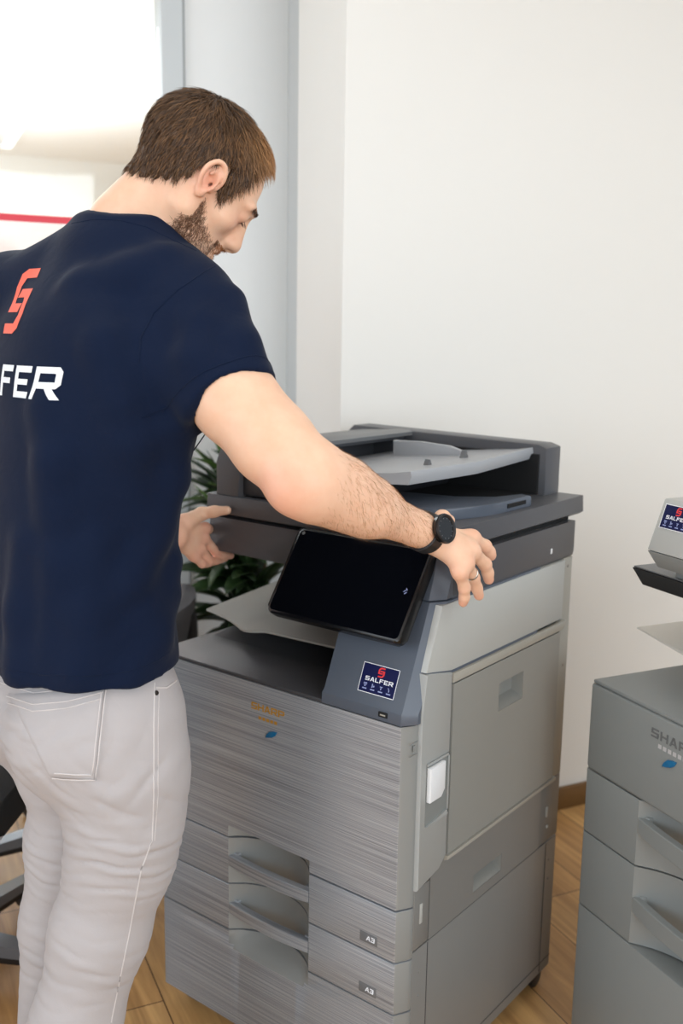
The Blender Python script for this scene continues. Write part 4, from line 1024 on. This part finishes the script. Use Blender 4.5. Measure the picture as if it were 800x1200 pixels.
drape('back_emblem', [[(a * .85 - b * .62, b) for a, b in p] for p in emblem_polys(.104)], h1[0], back_x, spine, M['coral'])
ps, tw = text_polys('SALFER', .0475, .16, 1.02)
ps = [[(a, b - .023) for a, b in p] for p in ps]
drape('back_lettering', ps, Vector(h2[0]) - back_x * .018, back_x, spine, M['wprint'])

# ---- trousers
g = Grid(np.array([-.22, -.66, .03]), np.array([.50, .06, 1.02]), .0042)
b0 = pel + np.array([0, 0, .055])
def sect(py, pxr, hw, bf, bb, d=1.65): return sec(py, pxr, hw, bf, bb, d)
g.loft([sect(728, 186, .160, .112, .106), sect(768, 200, .166, .120, .114), sect(806, 211, .174, .126, .126), sect(850, 213, .176, .122, .136), sect(890, 208, .158, .102, .116), sect(935, 190, .10, .075, .085)], RH, FH, .02)
def leg(pts, rs): g.chain(pts, rs, .03)
hipr = at(136, 850, 1.60); hipl = at(66, 845, 1.72)
leg([hipr, at(146, 905, 1.605), at(147, 960, 1.61), at(141, 1005, 1.625), at(117, 1090, 1.64), at(90, 1195, 1.655), an_r + [0, 0, .0]], [.103, .097, .088, .083, .077, .070, .062])
leg([hipl, at(82, 900, 1.73), at(97, 940, 1.74), at(84, 980, 1.75), at(73, 1080, 1.77), an_l], [.092, .084, .076, .075, .069, .064])
g.ell(at(75, 862, 1.585), (.08, .08, .085), k=.05); g.ell(at(16, 838, 1.69), (.075, .075, .075), k=.05)
g0 = g.d.copy()
P_ = np.stack(np.meshgrid(*[g.lo[i] + g.h * np.arange(g.n[i]) for i in range(3)], indexing='ij'), -1)
g.d = np.maximum(g.d, .04 - P_[..., 2])
# hip pocket mouth on the right side
V, F = g.mesh(); V = relax(V, F, 3, .45)
def vnormals(V, F):
    n = np.cross(V[F[:, 2]] - V[F[:, 0]], V[F[:, 3]] - V[F[:, 1]]); o = np.zeros_like(V)
    for k in range(4): np.add.at(o, F[:, k], n)
    return o / (np.linalg.norm(o, axis=1)[:, None] + 1e-12)
def creases(V, N, px, py, d, ang, lam, amp, su, sv, seed, warp=1.0):
    """a patch of warped cloth creases round a point of the body; ang turns the lines from horizontal"""
    c = at(px, py, d); r = V - c; hx = r @ RGT; hz = -(r @ DWN); ca, sa = math.cos(math.radians(ang)), math.sin(math.radians(ang))
    u = hx * ca + hz * sa; v = -hx * sa + hz * ca; q = np.random.default_rng(seed); f = q.uniform(0, 6.28, 6)
    w = v + warp * (.008 * np.sin(u * 17 + f[0]) + .0035 * np.sin(u * 38 + v * 30 + f[1]) + .0015 * np.sin(u * 90 - v * 60 + f[2]))
    lamv = 2 * math.pi / lam; a = np.abs(np.sin(w * lamv / 2 + .6 * np.sin(u * 33 + f[3])))
    gate = .55 + .45 * np.sin(u * 45 + w * lamv * .5 + f[4])
    h = (a ** .7 - .6) * gate
    return V + N * (amp * 1.5 * h * np.exp(-.5 * (u / su) ** 2 - .5 * (v / sv) ** 2) * (np.abs(r @ FWD) < .16))[:, None]
N_ = vnormals(V, F)
for a in ((138, 1008, 1.56, -6, .021, .0055, .085, .042, 1), (52, 1008, 1.70, -12, .019, .0050, .045, .045, 2), (130, 935, 1.53, -28, .040, .0040, .10, .045, 3), (60, 905, 1.62, -30, .034, .0050, .06, .04, 4),
          (95, 1130, 1.60, -10, .030, .0035, .08, .04, 5), (60, 860, 1.56, 14, .034, .0040, .07, .03, 6), (185, 900, 1.58, 55, .040, .0035, .05, .06, 7), (45, 1130, 1.72, -8, .026, .0035, .05, .05, 8), (20, 850, 1.62, 0, .03, .0045, .05, .03, 9)):
    V = creases(V, N_, *a)
V = relax(V, F, 1, .3)
pants = child('trousers', V, F, M['khaki']); pants['label'] = 'pale grey five-pocket trousers, creased behind the knees'
ptree = BVHTree.FromPolygons([tuple(v) for v in V], [tuple(f) for f in F])
def seam(name, pts, r=.0011, m='stitch', lift=.0003): return surf_tube(name, pts, r, M[m], ptree, lift, pants)
def patch(name, pts, lift, m, parent, tr, n=10):
    """a cloth patch of real thickness on the surface, outline = 4 frame corners (bilinear)"""
    bm = bmesh.new(); G = []
    for i in range(n + 1):
        row = []
        for j in range(n + 1):
            u, v = i / n, j / n; px = (1 - u) * ((1 - v) * pts[0][0] + v * pts[3][0]) + u * ((1 - v) * pts[1][0] + v * pts[2][0]); py = (1 - u) * ((1 - v) * pts[0][1] + v * pts[3][1]) + u * ((1 - v) * pts[1][1] + v * pts[2][1])
            h = ray_px(px, py, tr); e_ = min(u, 1 - u, v, 1 - v)
            row.append(bm.verts.new(h[0] + h[1] * (lift if e_ > 0 else -.001) - Vector(BASE)) if h[0] else None)
        G.append(row)
    for i in range(n):
        for j in range(n):
            q = [G[i][j], G[i + 1][j], G[i + 1][j + 1], G[i][j + 1]]
            if all(q): bm.faces.new(q)
    bmesh.ops.recalc_face_normals(bm, faces=bm.faces); me = D.meshes.new(name); bm.to_mesh(me); bm.free(); return link(name, me, m, parent, 180)
bp = patch('back_pocket', [(8, 812), (124, 806), (112, 916), (58, 912)], .0036, M['khaki'], pants, ptree, 22)
def seam_on(name, pts): return surf_tube(name, pts, .0011, M['stitch'], ptree, .0036, pants)
seam_on('pocket_stitch', [(62, 911), (112, 914), (116, 880), (124, 809)]); seam_on('pocket_stitch', [(65, 905), (108, 908), (112, 875), (119, 812)])
seam_on('pocket_hem', [(10, 816), (40, 826), (80, 822), (121, 811)]); seam_on('pocket_hem', [(12, 824), (40, 834), (80, 830), (119, 819)])
seam('side_seam', [(181, 800), (180, 850), (180, 930), (178, 985), (165, 1020), (152, 1090), (130, 1198)], .0012); seam('front_pocket_seam', [(182, 806), (195, 806), (206, 798), (210, 785), (211, 772)], .0018)
seam('side_seam', [(186, 812), (185, 860), (185, 930), (181, 985)], .0007)
h = ray_px(183, 812, ptree); mb = MB(); mb.cyl(h[0] - h[1] * .001 - Vector(BASE), h[1], .0042, .0036, .0032, 14, .0006); mb.build('rivet', mat('dark_rivet', srgb(60, 54, 52), .35, .8), pants)
seam('yoke_seam', [(0, 800), (40, 812), (90, 806)], .001)
# shoes stand on the floor
M['shoe'] = mat('white_sneaker', srgb(214, 212, 208), .6); M['sole'] = mat('sneaker_sole', srgb(236, 234, 230), .6)
for nm, a_ in (('right', an_r), ('left', an_l)):
    g = Grid(a_ + [-.22, -.22, -.11], a_ + [.22, .26, .09], .005); f0 = np.array([a_[0], a_[1], 0]) - FH * .05; tb_ = f0 + FH * .235
    g.cone(f0 + [0, 0, .052], f0 + FH * .05 + [0, 0, .075], .036, .040, .02); g.cone(f0 + [0, 0, .05], tb_ + [0, 0, .046], .036, .034, .03); g.cone(f0 + FH * .1 + [0, 0, .05], tb_ + [0, 0, .042], .044, .036, .03)
    g.d = np.maximum(g.d, .022 - (g.lo[2] + g.h * np.arange(g.n[2]))[None, None, :])
    V, F = g.mesh(); sh_ = child('shoe', relax(V, F, 2), F, M['shoe'])
    pl_ = []
    for k in range(32):
        q = 2 * math.pi * k / 32; c_ = (f0 + tb_) / 2; pl_.append(tuple((c_ + FH * (.1175 + .042) * math.copysign(abs(math.cos(q)) ** .7, math.cos(q)) + RH * .046 * math.copysign(abs(math.sin(q)) ** .8, math.sin(q)))[:2] - BASE[:2]))
    MB().prism(pl_, 'z', 0, .03, .004).build('sole', M['sole'], sh_)
# ------------------------------------------------------------------ hair, beard, watch, ring
def hair_mat(name, dark, light):
    m = mat(name, dark, .5, 0, .35); nt = m.node_tree; b = nt.nodes['Principled BSDF']
    a = nt.nodes.new('ShaderNodeVertexColor'); a.layer_name = 'tone'
    mx = nt.nodes.new('ShaderNodeMix'); mx.data_type = 'RGBA'; mx.inputs['A'].default_value = dark; mx.inputs['B'].default_value = light
    nt.links.new(a.outputs['Color'], mx.inputs['Factor']); nt.links.new(mx.outputs['Result'], b.inputs['Base Color']); return m
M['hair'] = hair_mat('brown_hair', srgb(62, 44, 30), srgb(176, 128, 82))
M['beard'] = hair_mat('brown_beard', srgb(88, 62, 46), srgb(190, 120, 70))
M['armhair'] = hair_mat('fine_arm_hair', srgb(132, 90, 58), srgb(192, 142, 98))
def face_data(V, F):
    c = V[F].mean(1); a = V[F[:, 2]] - V[F[:, 0]]; b = V[F[:, 3]] - V[F[:, 1]]; n = np.cross(a, b); ar = np.linalg.norm(n, axis=1) + 1e-12
    return c, n / ar[:, None], ar / 2
def strands(name, roots, nor, dirs, length, width, tone, m, lift=(.5, -.5), nseg=3, parent=None):
    """tapered ribbons growing from roots"""
    N = len(roots); t = np.linspace(0, 1, nseg + 1); V = np.zeros((N, nseg + 1, 2, 3)); p = roots.copy(); d = dirs + nor * lift[0]
    d /= np.linalg.norm(d, axis=1)[:, None]; side = np.cross(d, nor + rng.normal(0, .5, nor.shape)); side /= np.linalg.norm(side, axis=1)[:, None] + 1e-9
    for k in range(nseg + 1):
        w = (width * (1 - .85 * t[k]))[:, None]; V[:, k, 0] = p - side * w / 2; V[:, k, 1] = p + side * w / 2
        p = p + d * (length / nseg)[:, None]; d = d + nor * lift[1] / nseg; d /= np.linalg.norm(d, axis=1)[:, None]
    idx = np.arange(N * (nseg + 1) * 2).reshape(N, nseg + 1, 2)
    F = np.stack([idx[:, :-1, 0], idx[:, :-1, 1], idx[:, 1:, 1], idx[:, 1:, 0]], -1).reshape(-1, 4)
    o = quads(name, V.reshape(-1, 3), F, m, parent or man, BASE)
    ca = o.data.color_attributes.new('tone', 'FLOAT_COLOR', 'POINT'); ca.data.foreach_set('color', np.repeat(np.repeat(tone, (nseg + 1) * 2)[:, None], 4, 1).astype(np.float32).ravel())
    return o
HV, HF = HEADV
Lc = (HV - hO) @ HX.T
fxs = [-.13, -.075, -.045, -.028, -.020, -.008, .012, .016, .032, .038, .047, .058, .076, .12]
uls = [-.092, -.080, -.056, -.038, .000, .016, .018, -.022, -.022, .016, .052, .076, .078, .058]
def hairmask(L):
    wig = .004 * np.sin(L[:, 1] * 420 + L[:, 2] * 160) + .003 * np.sin(L[:, 0] * 500)
    return np.clip((L[:, 2] + wig - np.interp(L[:, 1], fxs, uls)) / .010, 0, 1)
c, n, ar = face_data(HV, HF); L = (c - hO) @ HX.T
ok = (np.abs(L[:, 0]) < .090) & (L[:, 2] > -.10)
# keep the ears out
ear = (np.abs(L[:, 0]) > .0768) & (np.abs(L[:, 1] + .002) < .027) & (np.abs(L[:, 2] + .017) < .042) 
mk = hairmask(L) * ok * ~ear
# cap of hair: scalp faces lifted along their normals
vm = hairmask(Lc) * (np.abs(Lc[:, 0]) < .090)
vn = np.zeros_like(HV)
for k in range(4): np.add.at(vn, HF[:, k], n)
vn /= np.linalg.norm(vn, axis=1)[:, None] + 1e-9
thick = .0095 + .004 * np.clip(Lc[:, 2] / .1, 0, 1) + .0022 * np.sin(Lc[:, 1] * 260 + 2 * np.sin(Lc[:, 0] * 90)) * np.sin(Lc[:, 2] * 210 + Lc[:, 0] * 150)
thick = thick * (1 - .55 * np.clip((Lc[:, 1] - .03) / .05, 0, 1) * (Lc[:, 2] > .05)) * np.where(Lc[:, 2] < -.01, .6, 1)
cap = HV + vn * (thick * vm ** .6 - .0012)[:, None]
sel = mk > .02; HFs = HF[sel]; used = np.unique(HFs); rmap = np.full(len(HV), -1); rmap[used] = np.arange(len(used))
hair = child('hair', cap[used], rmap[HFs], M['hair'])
def tone_of(L): return np.clip(.05 + 1.1 * np.clip((L[:, 1] + .03) / .08, 0, 1) * np.clip((L[:, 2] - .035) / .045, 0, 1), 0, 1)  # light through thin hair put into the colour, paler at front and top
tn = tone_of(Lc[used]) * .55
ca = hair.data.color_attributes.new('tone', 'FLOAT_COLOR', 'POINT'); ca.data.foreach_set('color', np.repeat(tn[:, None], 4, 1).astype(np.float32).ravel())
w = mk * ar; pick = rng.choice(len(c), 17000, p=w / w.sum())
r0 = c[pick] + rng.normal(0, .0012, (len(pick), 3)); Lr = L[pick]; nr = n[pick]
th_ = np.interp(Lr[:, 2], [-.07, .0, .09], [.003, .0075, .010]) * (1 - .5 * np.clip((Lr[:, 1] - .03) / .05, 0, 1)); r0 = r0 + nr * (th_ * mk[pick])[:, None]
whorl = np.array([.012, -.065, .092]); fl_ = Lr - whorl; fl_ /= np.linalg.norm(fl_, axis=1)[:, None] + 1e-9
fl_ += np.array([0, -.15, -.55]) * np.clip((.06 - Lr[:, 2]) / .06, 0, 1)[:, None] + rng.normal(0, .28, fl_.shape)
fl_[:, 1] += .5 * np.clip((Lr[:, 1]) / .06, 0, 1)
dw = fl_ @ HX; dw -= nr * (dw * nr).sum(1)[:, None]; dw /= np.linalg.norm(dw, axis=1)[:, None] + 1e-9
ln = np.interp(Lr[:, 2], [-.07, -.01, .04, .10], [.010, .014, .023, .028]) * rng.uniform(.7, 1.3, len(pick))
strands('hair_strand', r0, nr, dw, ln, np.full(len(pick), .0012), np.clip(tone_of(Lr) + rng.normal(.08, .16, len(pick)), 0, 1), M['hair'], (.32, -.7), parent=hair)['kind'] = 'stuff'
# beard: jaw and cheek, moustache and chin
bu = L[:, 2] - FO[2]; bf = L[:, 1] - FO[1]
line = np.interp(bf, [.0, .02, .045, .075, .1], [-.03, -.02, -.046, -.056, -.05])
bm_ = np.clip((line - bu) / .012, 0, 1) * np.clip((bf - .006) / .012, 0, 1) * (bu > -.118) * np.where(bu < -.095, .5, 1) * (.35 + .65 * np.clip((.07 - bf) / .03, 0, 1))
mou = ((bu < -.052) & (bu > -.062) & (bf > .08)) * 1.0; bm_ = np.maximum(bm_, mou * 1.3) * (np.abs(L[:, 0]) < .071) * ~ear
w = bm_ * ar; pick = rng.choice(len(c), 4800, p=w / w.sum()); Lr = L[pick]; nr = n[pick]
dl = np.tile(np.array([0, .25, -1.0]), (len(pick), 1)) + rng.normal(0, .45, (len(pick), 3)); dw = dl @ HX; dw -= nr * (dw * nr).sum(1)[:, None]; dw /= np.linalg.norm(dw, axis=1)[:, None]
strands('beard', c[pick], nr, dw, rng.uniform(.004, .009, len(pick)), np.full(len(pick), .0006), np.clip(.1 + .5 * (Lr[:, 1] > .078) + rng.normal(0, .12, len(pick)), 0, 1), M['beard'], (.45, -.5))
# brows and lashes
bro = np.clip(1 - np.abs(bu - .020 + .12 * np.maximum(np.abs(L[:, 0]) - .030, 0)) / .0045, 0, 1) * (np.abs(L[:, 0]) > .010) * (np.abs(L[:, 0]) < .050) * (bf > .05)
for s in (1, -1):
  w = bro * ar * (L[:, 0] * s > 0); pick = rng.choice(len(c), 380, p=w / w.sum()); Lr = L[pick]; nr = n[pick]
  dl = np.stack([np.sign(Lr[:, 0]), -.3 + 0 * Lr[:, 0], .1 + 0 * Lr[:, 0]], 1) + rng.normal(0, .25, (len(pick), 3)); dw = dl @ HX; dw -= nr * (dw * nr).sum(1)[:, None]; dw /= np.linalg.norm(dw, axis=1)[:, None]
  strands('eyebrow', c[pick], nr, dw, rng.uniform(.006, .010, len(pick)), np.full(len(pick), .0007), rng.uniform(0, .3, len(pick)), M['beard'], (.25, -.3))
M['eye'] = mat('eye_white', srgb(226, 220, 214), .25); M['iris'] = mat('dark_iris', srgb(58, 48, 40), .2)
for s in (1, -1):
    ce = fhp(s * .032, .0805, -.0015) - BASE; look = nrm(HX.T @ np.array([0, .9, -.35]))
    eo = MB().ball(tuple(ce), .0118, 20).build('eye', M['eye'], man, 180)
    MB().cyl(tuple(ce + look * .0112), tuple(look), .0058, .0040, .0013, 16).build('iris', M['iris'], eo)
    rt = np.array([fhp(s * (.032 + .013 * math.cos(a)), .0975 - .006 * abs(math.cos(a)), -.0035 - .0015 * math.sin(a)) for a in np.linspace(.1, 3.04, 40)])
    strands('lash', rt, np.tile(fd, (40, 1)), np.tile(HX.T @ np.array([0, .7, -.6]), (40, 1)), np.full(40, .0075), np.full(40, .0007), np.zeros(40), M['beard'], (.1, .4))
# hair on the forearm
AV, AF = ARMV
c, n, ar = face_data(AV, AF); t = ((c - el_r) @ ax_f) / np.linalg.norm(wr_r - el_r)
w = ar * np.clip((t - .02) / .25, 0, 1) * np.clip((.97 - t) / .06, 0, 1) * (.35 + .65 * np.clip(-(n @ out_f) * -1 + .4, 0, 1))
pick = rng.choice(len(c), 3600, p=w / w.sum()); nr = n[pick]
dw = np.tile(ax_f * .75 - out_f * .7, (len(pick), 1)) + rng.normal(0, .3, (len(pick), 3)); dw -= nr * (dw * nr).sum(1)[:, None]; dw /= np.linalg.norm(dw, axis=1)[:, None] + 1e-9
strands('arm_hair', c[pick], nr, dw, rng.uniform(.007, .016, len(pick)), np.full(len(pick), .00032), rng.uniform(0, 1, len(pick)), M['armhair'], (.22, -.25))['kind'] = 'stuff'
# wristwatch: strap fitted round the wrist, round black case
atree = BVHTree.FromPolygons([tuple(v) for v in AV], [tuple(f) for f in AF])
wc = P(.935); nw = nrm(RGT * .72 - FWD * .62 - DWN * .12); nw = nrm(nw - ax_f * (nw @ ax_f)); sw = np.cross(ax_f, nw)
loop = []
for k in range(48):
    q = 2 * math.pi * k / 48; dd = math.cos(q) * nw + math.sin(q) * sw; h = atree.ray_cast(Vector(wc + dd * .08), Vector(-dd))
    loop.append((np.array(h[0]) if h[0] is not None else wc + dd * .03, dd))
rad_ = np.array([np.linalg.norm(p - wc) for p, _ in loop]); rad_ = np.array([np.mean([rad_[(k + j) % 48] for j in (-2, -1, 0, 1, 2)]) for k in range(48)])
watch = D.objects.new('wristwatch', None); COL.objects.link(watch); watch.parent = man; watch['label'] = 'black digital wristwatch with round case and rubber strap'
def strap(wid, r_in, r_out):
    mb = MB(); rings = []
    for k in range(48):
        dd = loop[k][1]; ww = wid
        rings.append([tuple(wc + dd * (rad_[k] + r) + ax_f * x - BASE) for x, r in ((-ww, r_in), (ww, r_in), (ww * .85, r_out), (-ww * .85, r_out))])
    rings.append(rings[0]); mb.loft(rings, cap=False); bmesh.ops.remove_doubles(mb.bm, verts=mb.bm.verts, dist=1e-5); return mb
strap(.0115, .0004, .0036).build('strap', M['black'], watch, 40)
cc = wc + nw * (rad_[0] + .0015) - BASE
MB().cyl(tuple(cc), tuple(nw), .0235, .0245, .0075, 40, .0012).build('case', M['bezel'], watch, 30)
mb = MB(); N = 48; u_ = ax_f; v_ = sw; rg = lambda r, t: [tuple(cc + nw * t + r * (math.cos(2 * math.pi * k / N) * u_ + math.sin(2 * math.pi * k / N) * v_)) for k in range(N)]
mb.loft([rg(.0238, .0072), rg(.0232, .0108), rg(.0205, .0112), rg(.0188, .0088), rg(.0188, .0072)], cap=False); mb.build('bezel', mat('dark_steel', srgb(52, 52, 54), .35, .6), watch, 30)
MB().cyl(tuple(cc + nw * .0073), tuple(nw), .0188, .0188, .0012, 40).build('dial', M['screen'], watch, 30)
mb = MB()
for k in range(12):
    a = 2 * math.pi * k / 12; p = cc + nw * .0086 + .0165 * (math.cos(a) * u_ + math.sin(a) * v_); mb.cyl(tuple(p), tuple(nw), .0009, .0009, .0004, 8)
mb.build('hour_mark', M['grey_print'], watch, 0)
for s in (-1, 1): pass
mb = MB(); mb.cyl(tuple(cc + nw * .004 + u_ * .0240), tuple(u_), .0028, .0028, .004, 12); mb.build('crown', M['bezel'], watch)
# wedding ring
mb = MB(); a_ = np.array(mcp[2]); b_ = np.array(push(pip[2], W + .004 + fr[2][1])); rc_ = a_ + (b_ - a_) * .72; ra = nrm(b_ - a_); u1 = nrm(np.cross(ra, FWD)); v1 = np.cross(ra, u1); rr_ = fr[2][0] + (fr[2][1] - fr[2][0]) * .72
rings = []
for k in range(32):
    q = 2 * math.pi * k / 32; dd = math.cos(q) * u1 + math.sin(q) * v1
    rings.append([tuple(rc_ + dd * (rr_ + e_) + ra * x - BASE) for x, e_ in ((-.0018, .0002), (.0018, .0002), (.0014, .0016), (-.0014, .0016))])
rings.append(rings[0]); mb.loft(rings, cap=False); mb.build('ring', mat('silver_ring', srgb(226, 222, 214), .18, 1), man, 40)
